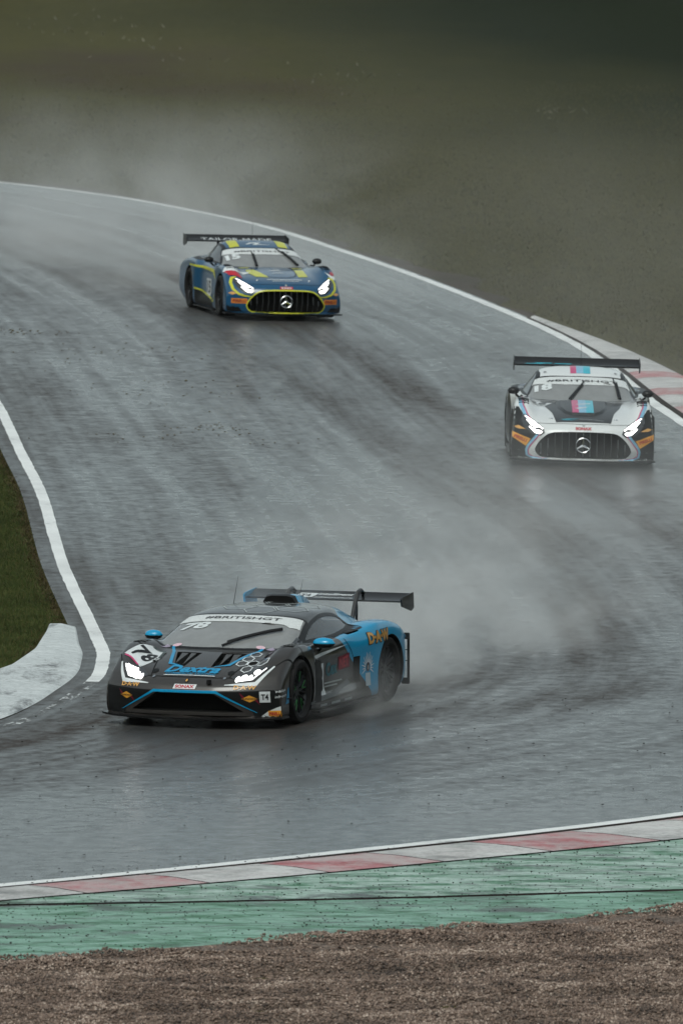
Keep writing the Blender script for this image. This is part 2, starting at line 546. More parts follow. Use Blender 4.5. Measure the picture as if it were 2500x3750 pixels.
# more standing water off line: along the outer edge, and wide of the line at the exit
ex_ = np.clip((np.arange(NP_) - 13 * 24) / 24, 0, 1)[:, None]
att = att * (1 - 0.5 * ex_ * np.clip((uvs[..., 0] - 4) / 2, 0, 1)) - 0.55 * np.clip((uvs[..., 0] - 8.2) / 1.6, 0, 1) - 0.75 * ex_ * np.clip((uvs[..., 0] - 3.8) / 3.5, 0, 1)
a = track.data.attributes.new("line", 'FLOAT', 'POINT')
a.data.foreach_set('value', np.clip(att, -1.2, 1.3).ravel().astype(np.float32))

# white lines
LT = 0.004
wl_o = strip(OUT, NO, SO, 0, NP_ - 1, -0.10, 0.09, 3, "edge_line", M_LINE, lift=LT, jit=0.006)
tag(wl_o, "thin white line painted along the outer edge of the track", kind='structure')
i_ap = int(np.argmin(np.abs(INN[:, 1] - 111.6) + (INN[:, 1] < 90) * 99))
wid = 0.15
wl_i = strip(INN, NI, SI, 0, i_ap, -wid, 0.0, 4, "inner_line", M_LINE, lift=LT, jit=0.003)
tag(wl_i, "broad bright white line along the inner edge beside the left grass", kind='structure')
M_LINE_WORN = paint_worn("scuffed line paint", (0.62, 0.64, 0.64), (0.050, 0.046, 0.044), wear=0.605, scale=3.2, stretch=(2.6, 0.7, 1), soft=0.04, thru=True)
wl_w = strip(INN, NI, SI, i_ap, min(NP_ - 1, i_ap + 150), -wid, 0.0, 4, "worn_line", M_LINE_WORN, lift=LT)
tag(wl_w, "scuffed worn end of the white line where it wraps round the inside kerb", kind='structure')

# ------------------------------------------------------------------ inside white kerb at the apex
M_KW = paint_worn("white apex kerb paint", (0.66, 0.69, 0.69), (0.075, 0.075, 0.075), wear=0.515, scale=1.3, stretch=(2.0, 0.6, 1), patch=(0.50, 0.53, 0.53), soft=0.035)
ka0 = int(np.argmin(np.hypot(INN[:, 0] + 2.75, INN[:, 1] - 118.0)))
ka1 = min(NP_ - 1, ka0 + 190)
s_ = SI[ka0:ka1 + 1] - SI[ka0]
d_out = np.interp(s_, [0, 2, 5, 9, 14, 30, 90], [0.26, 0.30, 0.30, 0.36, 0.45, 0.5, 0.5])
d_in = np.interp(s_, [0, 0.8, 3, 5, 8, 11, 16, 30, 90], [0.60, 0.66, 0.88, 1.12, 1.8, 2.5, 2.8, 2.4, 2.2])
apex = strip(INN, NI, SI, ka0, ka1, -d_out, -d_in, 24, "apex_kerb", M_KW, lift=0.0,
             prof=([0, 0.04, 0.5, 0.9, 1.0], [-0.008, 0.02, 0.06, 0.06, -0.02]))
tag(apex, "broad white painted kerb with black tyre scuffs at the inside of the bend", "kerb", kind='structure')

# ------------------------------------------------------------------ outside kerbs made of red and white blocks
M_RED = paint_worn("kerb red paint", (0.36, 0.045, 0.050), (0.42, 0.33, 0.32), wear=0.565, scale=2.2, stretch=(1.2, 1, 1), patch=(0.46, 0.22, 0.23), soft=0.06, scuff=0.25)
M_WHT = paint_worn("kerb white paint", (0.60, 0.60, 0.58), (0.16, 0.15, 0.14), wear=0.51, scale=2.2, patch=(0.52, 0.49, 0.48), scuff=0.45)
M_GUT = paint_worn("dirty joint", (0.022, 0.016, 0.014), (0.05, 0.035, 0.03), wear=0.5, scale=3, rough=0.8)
M_GRN = paint_worn("green run off paint", (0.022, 0.155, 0.062), (0.028, 0.040, 0.034), wear=0.515, scale=1.7, stretch=(0.8, 1.6, 1), patch=(0.36, 0.48, 0.42), soft=0.045, scuff=0.75)

def kerb_blocks(parent, s0, s1, length, d0, d1, first, prof, gap=0.012, dfun=None, k=8):
    s = s0; j = first
    while s < s1:
        e = min(s1, s + (length[j % 2] if isinstance(length, tuple) else length))
        ss = np.linspace(s + gap, e - gap, 6)
        c = np.stack([np.interp(ss, SO, OUT[:, 0]), np.interp(ss, SO, OUT[:, 1])], 1)
        nn = np.stack([np.interp(ss, SO, NO[:, 0]), np.interp(ss, SO, NO[:, 1])], 1)
        D0 = d0 if dfun is None else dfun(ss)[0]; D1 = d1 if dfun is None else dfun(ss)[1]
        strip(c, nn, ss, 0, 5, D0, D1, k, "kerb_block", M_RED if j % 2 else M_WHT, parent, 0.0, prof)
        s = e; j += 1

# near kerb: bottom of the picture
ox_ = OUT[near_i0 - 10:, 0]
D_KERB = np.clip(1.16 + (ox_ + 3.8) / 5.9 * 0.44, 1.05, 1.8)
D_GRAV = np.clip(4.45 + (ox_ + 6.1) / 5.5 * 1.05, 4.1, 5.9)
D_JOINT = np.clip(1.2 + (ox_ + 3.85) / 3.95 * 3.2, D_KERB + 0.08, D_GRAV - 0.5)
nk = strip(OUT, NO, SO, near_i0 - 10, NP_ - 1, 0.10, D_KERB + 0.12, 6, "near_kerb", M_GUT, lift=0.006,
           prof=([0, 0.3, 1], [0.0, -0.004, -0.004]))
tag(nk, "low red and white painted kerb along the near edge of the track", "kerb", kind='structure')
s_ref = np.interp(0.35, OUT[::-1, 0][:1] if False else np.sort(OUT[near_i0:, 0]), SO[near_i0:][np.argsort(OUT[near_i0:, 0])])
PH = float(s_ref) - 0.74
kerb_blocks(nk, PH - 1.32 * 12, PH + 1.32 * 22, 1.32, 0.26, 1.16, 0, ([0, 0.05, 0.5, 1], [0.012, 0.035, 0.05, 0.04]), dfun=lambda ss: (0.26, np.interp(ss, SO[near_i0 - 10:], D_KERB)))

# green strip in two sheets with a dirty joint between
g1 = strip(OUT, NO, SO, near_i0 - 10, NP_ - 1, D_KERB + 0.005, D_JOINT - 0.07, 10, "green_strip", M_GRN, lift=0.02, prof=([0, 0.5, 1], [0.01, 0.0, -0.01]))
tag(g1, "worn green painted run off strip beside the near kerb, inner half", kind='structure')
M_GRN2 = paint_worn("green run off paint outer", (0.016, 0.125, 0.045), (0.030, 0.038, 0.030), wear=0.505, scale=1.5, stretch=(0.8, 1.6, 1), patch=(0.20, 0.37, 0.285), soft=0.045, scuff=0.7)
g2 = strip(OUT, NO, SO, near_i0 - 10, NP_ - 1, D_JOINT + 0.08, D_GRAV + 0.05, 10, "green_strip", M_GRN2, lift=0.008, prof=([0, 0.8, 1], [0.0, -0.005, -0.03]), jit=0.01)
tag(g2, "worn green painted run off strip meeting the gravel, outer half", kind='structure')
g3 = strip(OUT, NO, SO, near_i0 - 10, NP_ - 1, D_JOINT - 0.15, D_JOINT + 0.15, 3, "joint", M_GUT, lift=0.004)
tag(g3, "dark dirty joint running through the green strip", kind='structure')

# far kerb on the right
s_k0 = SO[kerb_i]
def far_w(ss):
    t = np.clip((np.asarray(ss) - s_k0) / 26, 0, 1)
    return 0.16 + 0.06 * t, 0.30 + 0.047 * (np.asarray(ss) - s_k0)
ss = SO[kerb_i:kerb_i + 110]
fk = strip(OUT, NO, SO, kerb_i, kerb_i + 109, 0.10, far_w(ss)[1] + 0.05, 5, "far_kerb", M_GUT, lift=0.006)
tag(fk, "white and red kerb at the far right edge of the track behind the white car", "kerb", kind='structure')
kerb_blocks(fk, s_k0, s_k0 + 14.4, 14.4, 0, 0, 0, ([0, 0.06, 0.6, 1], [0.01, 0.03, 0.05, 0.02]), dfun=far_w)
kerb_blocks(fk, s_k0 + 14.4, s_k0 + 60, (2.5, 1.5), 0, 0, 1, ([0, 0.06, 0.6, 1], [0.01, 0.03, 0.05, 0.02]), dfun=far_w)

# brown verge along the outer edge
vg = strip(OUT, NO, SO, 40, kerb_i + 6, 0.12, np.clip((kerb_i + 6 - np.arange(40, kerb_i + 7)) / 14, 0, 1) * (0.62 + 0.3 * np.sin(np.arange(kerb_i + 6 - 40 + 1) * 0.21) + 0.2 * np.sin(np.arange(kerb_i + 6 - 40 + 1) * 0.67)) + 0.13, 6, "verge", M_DIRT, lift=-0.012, jit=0.05,
           prof=([0, 0.5, 1], [0.0, 0.03, -0.02]))
tag(vg, "strip of bare brown earth between the far white line and the grass", kind='structure')

# ------------------------------------------------------------------ gravel trap
def gravel_mat():
    m, nt, b = mat_new("gravel")
    geo = N(nt, "ShaderNodeNewGeometry")
    W = geo.outputs['Position']
    v = N(nt, "ShaderNodeTexVoronoi"); v.inputs['Scale'].default_value = 42
    nt.links.new(W, v.inputs['Vector'])
    n1 = noise(nt, 9, 6, 0.8, W)
    c = ramp(nt, v.outputs['Color'], [(0.1, (0.07, 0.048, 0.036)), (0.5, (0.15, 0.105, 0.08)), (0.9, (0.28, 0.21, 0.165))])
    c = mixc(nt, 1.0, c.outputs[0], ramp(nt, n1.outputs[0], [(0.3, 0.45), (0.7, 1.2)]).outputs[0], 'MULTIPLY')
    nt.links.new(c, b.inputs['Base Color'])
    b.inputs['Roughness'].default_value = 0.75
    h = mth(nt, 'SUBTRACT', mth(nt, 'MULTIPLY', n1.outputs[0], 0.8), v.outputs['Distance'])
    bump(nt, b, h, 1.0, 0.02)
    return m
M_GRAV = gravel_mat()
def gravel_z(x, y):
    v = y - 0.12 * x
    return -0.085 * np.exp(-((y - 83.45 - 0.25 * x + 0.05 * np.sin(x * 2.1)) / 0.13) ** 2) - 0.03 * np.exp(-((y - 85.6 - 0.3 * x) / 0.12) ** 2) + vnoise(x, y, 0.22) * 0.03 + vnoise(x + 50, y + 9, 0.07) * 0.016 + 0.018 * np.sin(v * 7.1 + 0.6 * np.sin(x * 0.9)) + 0.02 * np.sin(v * 3.3 + x * 0.35) + 0.010 * np.sin(x * 3.1 + y * 5)
px_, py_ = np.meshgrid(np.linspace(-14, 10, 340), np.linspace(70, 100, 420))
# gravel sheet trimmed along the green strip by pushing rows out to its edge
ge = OUT[near_i0 - 10:] + NO[near_i0 - 10:] * (D_GRAV - 0.02)[:, None]
order = np.argsort(ge[:, 0])
edge_y = np.interp(px_[0], ge[order, 0], ge[order, 1])
t = np.linspace(0, 1, 420) ** 1.3
py_ = edge_y[None, :] * (1 - t)[:, None] + 66 * t[:, None]
pxx = np.broadcast_to(px_[0], py_.shape)
gv = sheet("gravel_bed", np.stack([pxx, py_], 2), None, M_GRAV, lift=0.0, zfun=gravel_z(pxx, py_) * np.clip(t * 14, 0, 1)[:, None] + 0.022)
tag(gv, "brown gravel trap raked in ridges along the bottom of the picture", kind='structure')

def stone_mat():
    m, nt, b = mat_new("gravel stones")
    at = N(nt, "ShaderNodeAttribute"); at.attribute_name = "tone"
    c = ramp(nt, at.outputs['Fac'], [(0.0, (0.025, 0.017, 0.013)), (0.35, (0.115, 0.076, 0.057)), (0.75, (0.23, 0.160, 0.122)), (1.0, (0.44, 0.35, 0.29))])
    nt.links.new(c.outputs[0], b.inputs['Base Color'])
    b.inputs['Roughness'].default_value = 0.55
    return m
def scatter_stones(name, n, xy, size, mat, zf, label, squash=0.65):
    base = np.array([(1, 0, 0), (0, 1, 0), (-1, 0, 0), (0, -1, 0), (0, 0, 1), (0, 0, -1)], float)
    fc = np.array([(0, 1, 4), (1, 2, 4), (2, 3, 4), (3, 0, 4), (1, 0, 5), (2, 1, 5), (3, 2, 5), (0, 3, 5)])
    n = len(xy)
    a = rng.uniform(0, 2 * PI, n)
    s = size * rng.uniform(0.55, 1.5, n)
    V = base[None] * (s[:, None, None]) * rng.uniform(0.7, 1.25, (n, 6, 1))
    V[..., 2] *= squash
    ca, sa = np.cos(a)[:, None], np.sin(a)[:, None]
    X = V[..., 0] * ca - V[..., 1] * sa + xy[:, 0:1]
    Y = V[..., 0] * sa + V[..., 1] * ca + xy[:, 1:2]
    Z = V[..., 2] + zf(xy[:, 0], xy[:, 1])[:, None] + (s * 0.15)[:, None]
    VV = np.stack([X, Y, Z], 2).reshape(-1, 3)
    FF = (fc[None] + (np.arange(n) * 6)[:, None, None]).reshape(-1, 3)
    me = bpy.data.meshes.new(name)
    me.vertices.add(len(VV)); me.vertices.foreach_set('co', VV.ravel())
    me.loops.add(len(FF) * 3); me.loops.foreach_set('vertex_index', FF.ravel().astype(np.int32))
    me.polygons.add(len(FF)); me.polygons.foreach_set('loop_start', np.arange(0, len(FF) * 3, 3, dtype=np.int32))
    me.polygons.foreach_set('loop_total', np.full(len(FF), 3, dtype=np.int32))
    me.update(calc_edges=True)
    at = me.attributes.new("tone", 'FLOAT', 'POINT')
    tn = rng.normal(0.42, 0.22, n) + 0.22 * vnoise(xy[:, 0], xy[:, 1], 0.35) + 0.16 * vnoise(xy[:, 0] * .3, xy[:, 1], 0.18)
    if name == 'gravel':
        tn = tn + 0.12 - 0.5 * np.exp(-((xy[:, 1] - 83.45 - 0.25 * xy[:, 0] + 0.05 * np.sin(xy[:, 0] * 2.1)) / 0.14) ** 2) - 0.2 * np.exp(-((xy[:, 1] - 85.6 - 0.3 * xy[:, 0]) / 0.15) ** 2)  # shadow of the furrows put into the stone tone
    at.data.foreach_set('value', np.repeat(np.clip(tn, 0, 1), 6).astype(np.float32))
    o = finish(name, me, mat, None, False)
    return tag(o, label, kind='stuff')
M_STONE = stone_mat()
cx = rng.uniform(-3.6, 3.8, 210000); cy = rng.uniform(80.6, 92, 210000)
ey = np.interp(cx, ge[order, 0], ge[order, 1])
# edge of the gravel spills a little over the paint
keep = cy < ey + rng.exponential(0.012, len(cx)) - 0.02
xy = np.stack([cx[keep], cy[keep]], 1)
scatter_stones("gravel", 0, xy, 0.0118, M_STONE, lambda x, y: Hz(x, y) + gravel_z(x, y) + 0.026, "loose brown gravel stones covering the bottom of the picture", 0.8)
M_CLOD = simple("dark clod", (0.018, 0.015, 0.012), 0.8)
# crumbs of dirt and rubber thrown on the track and green strip
n = 300
cx = rng.uniform(-4, 4.5, n); cy = rng.uniform(88.5, 110, n)
xy = np.stack([cx, cy], 1)[cy > np.interp(cx, ge[order, 0], ge[order, 1]) + 0.05]
scatter_stones("rubber_crumbs", 0, xy, 0.012, M_CLOD, lambda x, y: Hz(x, y) + 0.01, "small dark crumbs of rubber and mud scattered over the near track", 0.35)
n = 3600
cx = rng.uniform(-4, 4.5, n); cy = rng.uniform(86, 96.5, n)
c2 = np.interp(cx, ge[order, 0], ge[order, 1])
xy = np.stack([cx, cy], 1)[(cy > c2) & (cy < c2 + 6.5)]
scatter_stones("mud_crumbs", 0, xy, 0.009, M_CLOD, lambda x, y: Hz(x, y) + 0.035, "dark mud specks thrown across the green run off strip", 0.4)
# wisps of mown grass / mud lying on the far track on the left
M_MUD = simple("mud wisps", (0.11, 0.09, 0.045), 0.9)
parts_xy = []
for (mx, my, sx, sy, cnt) in ((-3.6, 168, 1.8, 4.2, 50), (-2.3, 158, 1.9, 4.0, 40), (-1.9, 150.5, 0.7, 1.2, 40), (-2.4, 148, 2.2, 1.6, 44), (-5.2, 172, 0.8, 0.8, 50), (-4.0, 163, 2.2, 6, 30)):
    parts_xy.append(np.stack([rng.normal(mx, sx * 0.5, cnt), rng.normal(my, sy * 0.5, cnt)], 1))
scatter_stones("mud_wisps", 0, np.concatenate(parts_xy), 0.020, M_MUD, lambda x, y: Hz(x, y) + 0.004, "scattered brown mud and grass cuttings on the left of the track", 0.25)

# ------------------------------------------------------------------ grass blades on the inside lawn
def blades(name, xy, h, wdt, mat, zf, label, lean=0.5):
    n = len(xy)
    a = rng.uniform(0, 2 * PI, n)
    hh = h * rng.uniform(0.45, 1.4, n)
    wx, wy = np.cos(a) * wdt, np.sin(a) * wdt
    lx, ly = rng.normal(0, lean, n) * hh, rng.normal(0, lean, n) * hh
    z0 = zf(xy[:, 0], xy[:, 1])
    V = np.zeros((n, 3, 3))
    V[:, 0] = np.stack([xy[:, 0] - wx, xy[:, 1] - wy, z0 - 0.01], 1)
    V[:, 1] = np.stack([xy[:, 0] + wx, xy[:, 1] + wy, z0 - 0.01], 1)
    V[:, 2] = np.stack([xy[:, 0] + lx, xy[:, 1] + ly, z0 + hh], 1)
    VV = V.reshape(-1, 3)
    me = bpy.data.meshes.new(name)
    me.vertices.add(n * 3); me.vertices.foreach_set('co', VV.ravel())
    me.loops.add(n * 3); me.loops.foreach_set('vertex_index', np.arange(n * 3, dtype=np.int32))
    me.polygons.add(n); me.polygons.foreach_set('loop_start', np.arange(0, n * 3, 3, dtype=np.int32))
    me.polygons.foreach_set('loop_total', np.full(n, 3, dtype=np.int32))
    me.update(calc_edges=True)
    at = me.attributes.new("tone", 'FLOAT', 'POINT')
    at.data.foreach_set('value', np.repeat(np.clip(rng.normal(0.5, 0.25, n), 0, 1), 3).astype(np.float32))
    return tag(finish(name, me, mat, None, False), label, kind='stuff')
def blade_mat(name, stops):
    m, nt, b = mat_new(name)
    at = N(nt, "ShaderNodeAttribute"); at.attribute_name = "tone"
    geo = N(nt, "ShaderNodeNewGeometry")
    nz = noise(nt, 0.8, 4, 0.6, geo.outputs['Position'])
    f = mth(nt, 'ADD', mth(nt, 'MULTIPLY', at.outputs['Fac'], 0.6), mth(nt, 'MULTIPLY_ADD', nz.outputs[0], 1.2, -0.4), clamp=True)
    c = ramp(nt, f, stops)
    nt.links.new(c.outputs[0], b.inputs['Base Color'])
    b.inputs['Roughness'].default_value = 0.7
    b.inputs['Specular IOR Level'].default_value = 0.08
    return m
M_BLADE = blade_mat("lawn blades", [(0.0, (0.018, 0.026, 0.010)), (0.5, (0.042, 0.062, 0.018)), (0.85, (0.075, 0.095, 0.030)), (1.0, (0.16, 0.14, 0.07))])
n = 260000
cy = rng.uniform(104, 152, n); cx = rng.uniform(-5.6, -2.6, n)
# keep only what lies inside of the dark strip and behind the kerb
seg = slice(0, NP_)
ox = INN[:, 0]; oy = INN[:, 1]
m_ = np.argsort(oy[120:300])
ix = np.interp(cy, oy[120:300][m_], ox[120:300][m_])
wob = 0.10 * np.sin(cy * 1.7) + 0.06 * np.sin(cy * 4.3 + 1)
kx = np.interp(cy, [104, 107, 109.5, 112.6, 114, 116, 118.0, 118.3], [-12, -8, -5.2, -3.74, -3.50, -3.42, -3.30, -3.0])
ok = (cx < ix - 0.36 + wob*.5 - rng.exponential(0.05, n)) & ((cy > 118.2) | (cx < kx + 0.03))
xy = np.stack([cx[ok], cy[ok]], 1)
blades("grass", xy, 0.034, 0.0045, M_BLADE, lambda x, y: Hz(x, y) - 0.03, "short green grass of the lawn inside the bend on the left")
# brown edge litter beside the strip
n = 4500
cy = rng.uniform(108, 150, n)
ix = np.interp(cy, oy[120:300][m_], ox[120:300][m_])
cx = ix - 0.36 - rng.exponential(0.05, n)
kx = np.interp(cy, [104, 107, 109.5, 112.6, 114, 116, 118.0, 118.3], [-12, -8, -5.2, -3.74, -3.50, -3.42, -3.30, -3.0])
lo = cy < 118.2
cx = np.where(lo, kx + rng.normal(0, 0.05, n), cx)
M_EDGE = blade_mat("dead edge litter", [(0.0, (0.03, 0.025, 0.012)), (0.6, (0.06, 0.048, 0.022)), (1.0, (0.13, 0.10, 0.06))])
blades("edge_litter", np.stack([cx, cy], 1), 0.022, 0.008, M_EDGE, lambda x, y: Hz(x, y) - 0.01, "brown dead grass and soil along the edge of the left lawn", 1.2)
# bank grass on the far side
M_BLADE2 = blade_mat("bank blades", [(0.0, (0.040, 0.039, 0.014)), (0.5, (0.056, 0.052, 0.018)), (0.9, (0.072, 0.066, 0.026)), (1.0, (0.085, 0.074, 0.036))])
n = 160000
cy = 158 + 130 * rng.beta(1.1, 1.6, n); cx = rng.uniform(-1, 1, n) * (1.2 + cy * 0.034)
oxo = OUT[:260]; mo = np.argsort(oxo[:, 1])
ex = np.interp(cy, oxo[mo, 1], oxo[mo, 0]) + np.where(cy < 179, 0.40 + 0.052 * (180 - cy), 0.40)
ok = cx > ex + rng.exponential(0.3, n)
blades("bank_grass", np.stack([cx[ok], cy[ok]], 1), 0.055, 0.014, M_BLADE2, lambda x, y: Hz(x, y) - 0.03, "tufty dull green grass covering the far bank", 0.6)
# pale dead weeds in loose drifts on the bank
M_WEED = blade_mat("pale weeds", [(0.0, (0.08, 0.075, 0.05)), (1.0, (0.17, 0.155, 0.12))])
wx = []
for (mx, my, sx, sy, cnt) in ((-7.6, 306, 2.6, 9, 34), (-5.2, 292, 1.9, 9, 14), (-0.6, 283, 1.2, 5, 18), (0.6, 290, 1.2, 4, 10), (5.8, 272, 0.9, 3, 18)):
    wx.append(np.stack([rng.normal(mx, sx * 0.5, cnt), rng.normal(my, sy * 0.5, cnt)], 1))
blades("weeds", np.concatenate(wx), 0.075, 0.03, M_WEED, lambda x, y: Hz(x, y), "pale dead weeds in thin drifts on the grass bank", 0.9)
# ------------------------------------------------------------------ car building kit
M_BLACK = simple("satin black", (0.009, 0.009, 0.010), 0.42, coat=0.15, spec=0.2)
M_CARBON = simple("carbon", (0.014, 0.014, 0.015), 0.38, coat=0.3, vary=0.4, scale=60, spec=0.25)
M_WELL = simple("wheel well", (0.004, 0.004, 0.004), 0.9, spec=0.03)
M_RUBBER = simple("tyre rubber", (0.012, 0.011, 0.011), 0.62, vary=0.3, spec=0.2)
M_RIM = simple("dark rim", (0.030, 0.031, 0.033), 0.35, metal=0.7)
M_CHROME = simple("chrome", (0.62, 0.63, 0.64), 0.16, metal=1.0, vary=0.03)
M_LAMP = simple("lit lamp", (0.9, 0.9, 0.9), 0.3, emit=2.6)
M_LAMP2 = simple("dipped lamp", (0.9, 0.9, 0.9), 0.3, emit=1.7)
M_LAMPSTRIP = simple("lit lamp strip", (0.9, 0.9, 0.9), 0.3, emit=1.6)
M_LENS = simple("lamp housing", (0.035, 0.038, 0.042), 0.12, coat=1.0)
M_REFL = simple("lamp reflector", (0.45, 0.47, 0.48), 0.25, metal=0.8)
def glass(name, tint, mixf, rough=0.04):
    m = bpy.data.materials.new(name)
    m.use_nodes = True
    nt = m.node_tree
    nt.nodes.clear()
    out = N(nt, "ShaderNodeOutputMaterial")
    tr = N(nt, "ShaderNodeBsdfTransparent"); tr.inputs[0].default_value = (*tint, 1)
    gl = N(nt, "ShaderNodeBsdfGlossy"); gl.inputs['Roughness'].default_value = rough
    gl.inputs[0].default_value = (0.95, 0.97, 1, 1)
    df = N(nt, "ShaderNodeBsdfDiffuse"); df.inputs[0].default_value = (0.35, 0.36, 0.36, 1)  # grey veil: spray film plus sky reflection painted into the glass
    fr = N(nt, "ShaderNodeFresnel"); fr.inputs[0].default_value = 1.55
    tc = N(nt, "ShaderNodeTexCoord")
    nz = noise(nt, 4.0, 6, 0.7, tc.outputs['Object'])
    m1 = N(nt, "ShaderNodeMixShader"); m2 = N(nt, "ShaderNodeMixShader")
    nt.links.new(mth(nt, 'MULTIPLY_ADD', nz.outputs[0], mixf * 0.35, mixf * 0.38), m1.inputs[0])
    nt.links.new(tr.outputs[0], m1.inputs[1]); nt.links.new(df.outputs[0], m1.inputs[2])
    nt.links.new(fr.outputs[0], m2.inputs[0])
    nt.links.new(m1.outputs[0], m2.inputs[1]); nt.links.new(gl.outputs[0], m2.inputs[2])
    nt.links.new(m2.outputs[0], out.inputs['Surface'])
    return m
M_GLASS = glass("wet windscreen glass", (0.55, 0.58, 0.58), 1.15)
M_GLASS_D = glass("side glass", (0.42, 0.44, 0.45), 0.35)

def loft(rows, cols_per=9, rows_per=9):
    """closed ring loft: rows (R, C, 3) of half sections, y >= 0, from top centre round to bottom centre"""
    P = np.asarray(rows, float)
    R, C = P.shape[:2]
    Q = pchip(np.swapaxes(P, 0, 1), np.linspace(0, C - 1, (C - 1) * cols_per + 1))
    Q = pchip(np.swapaxes(Q, 0, 1), np.linspace(0, R - 1, (R - 1) * rows_per + 1))
    return Q

def ring_mesh(Q, caps=True):
    n, m = Q.shape[:2]
    mir = Q[:, 1:-1][:, ::-1].copy(); mir[..., 1] *= -1
    ring = np.concatenate([Q, mir], 1)
    k = ring.shape[1]
    V = ring.reshape(-1, 3)
    F = [(i * k + j, (i + 1) * k + j, (i + 1) * k + (j + 1) % k, i * k + (j + 1) % k) for i in range(n - 1) for j in range(k)]
    if caps:
        F.append(tuple(range(k)))
        F.append(tuple((n - 1) * k + j for j in reversed(range(k))))
    return V, F

def body_rows(spec):
    """spec rows: x, sweep, [11 z values], [11 y values or None]"""
    Y0 = [0, .30, .60, .80, .93, 1.0, 1.02, 1.0, .95, .6, 0]
    out = []
    for x, k, zs, ys in spec:
        ys = ys or Y0
        out.append([(x - k * abs(y) ** 2.6, y, z) for y, z in zip(ys, zs)])
    return out

def solid(name, V, F):
    me = bpy.data.meshes.new(name)
    me.from_pydata([tuple(v) for v in V], [], F)
    bm = bmesh.new(); bm.from_mesh(me)
    bmesh.ops.remove_doubles(bm, verts=bm.verts, dist=0.0002)
    bmesh.ops.recalc_face_normals(bm, faces=bm.faces)
    bm.to_mesh(me); bm.free()
    return me

def boolean_cut(me, cutters, mat_body, mat_cut):
    """subtract cutter bmeshes; cut walls take the cutter's material"""
    me.materials.clear(); me.materials.append(mat_body)
    o = bpy.data.objects.new("tmp_body", me); COL.objects.link(o)
    cos = []
    for bm in cutters:
        cm = bpy.data.meshes.new("tmp_cut")
        bmesh.ops.recalc_face_normals(bm, faces=bm.faces)
        bm.to_mesh(cm); bm.free()
        cm.materials.append(mat_cut)
        co = bpy.data.objects.new("tmp_cut", cm); COL.objects.link(co); cos.append(co)
        md = o.modifiers.new("b", 'BOOLEAN'); md.operation = 'DIFFERENCE'; md.object = co
        md.solver = 'EXACT'; md.material_mode = 'TRANSFER'
    dg = bpy.context.evaluated_depsgraph_get()
    dg.update()
    res = bpy.data.meshes.new_from_object(o.evaluated_get(dg))
    for x in cos + [o]:
        m_ = x.data
        bpy.data.objects.remove(x)
        bpy.data.meshes.remove(m_)
    return res

def cyl_cut(x, z, r, y0, y1, n=44):
    bm = bmesh.new()
    rings = lathe_bm(bm, [(r, y0), (r, y1)], n, 'y')
    bm.faces.new(rings[0]); bm.faces.new(list(reversed(rings[1])))
    for v in bm.verts: v.co.x += x; v.co.z += z
    return bm

def wedge_cut(tri8):
    """convex hull cutter from points"""
    bm = bmesh.new()
    for p in tri8: bm.verts.new(p)
    r = bmesh.ops.convex_hull(bm, input=bm.verts)
    return bm

# ---- projecting flat print and trim onto the bodywork
PLANES = {
    'front': (lambda u, v: Vector((6, u, v)), Vector((-1, 0, 0))),
    'top': (lambda u, v: Vector((-v, u, 4)), Vector((0, 0, -1))),
    'left': (lambda u, v: Vector((-u, 4, v)), Vector((0, -1, 0))),
    'right': (lambda u, v: Vector((u, -4, v)), Vector((0, 1, 0))),
    'rear': (lambda u, v: Vector((-6, -u, v)), Vector((1, 0, 0))),
}
def refine(bm, g):
    bmesh.ops.triangulate(bm, faces=bm.faces)
    for _ in range(6):
        es = [e for e in bm.edges if e.calc_length() > g]
        if not es: break
        bmesh.ops.subdivide_edges(bm, edges=es, cuts=1)
        bmesh.ops.triangulate(bm, faces=[f for f in bm.faces if len(f.verts) > 3])

def project(bm, bvh, plane, lift, g=0.05, tilt=0.0):
    refine(bm, g)
    org, d = PLANES[plane]
    if plane == 'front' and tilt:
        d = Vector((-math.cos(tilt), 0, -math.sin(tilt)))
    bad = []
    for v in bm.verts:
        o_ = org(v.co.x, v.co.y)
        if plane == 'front' and tilt:
            o_ = o_ - d * 0 + Vector((0, 0, 6 * math.tan(tilt)))
        hit, n, _, _ = bvh.ray_cast(o_, d)
        if hit is None:
            bad.append(v); continue
        if n.dot(d) > 0: n = -n
        v.co = hit + n * lift
    bmesh.ops.delete(bm, geom=bad, context='VERTS')
    long_ = [f for f in bm.faces if max(e.calc_length() for e in f.edges) > g * 5 + 0.06]
    bmesh.ops.delete(bm, geom=long_, context='FACES')
    bm.normal_update()
    for f in bm.faces:
        if f.normal.dot(d) > 0: f.normal_flip()
    return bm

def decal(name, polys, plane, bvh, mat, parent, lift=0.003, g=0.05, label=None):
    bm = bmesh.new()
    for poly in polys:
        vs = [bm.verts.new((u, v, 0)) for u, v in poly]
        try: bm.faces.new(vs)
        except ValueError: pass
    project(bm, bvh, plane, lift, g)
    o = bm_obj(name, bm, mat, parent, True, None)
    if label: o['label'] = label
    return o

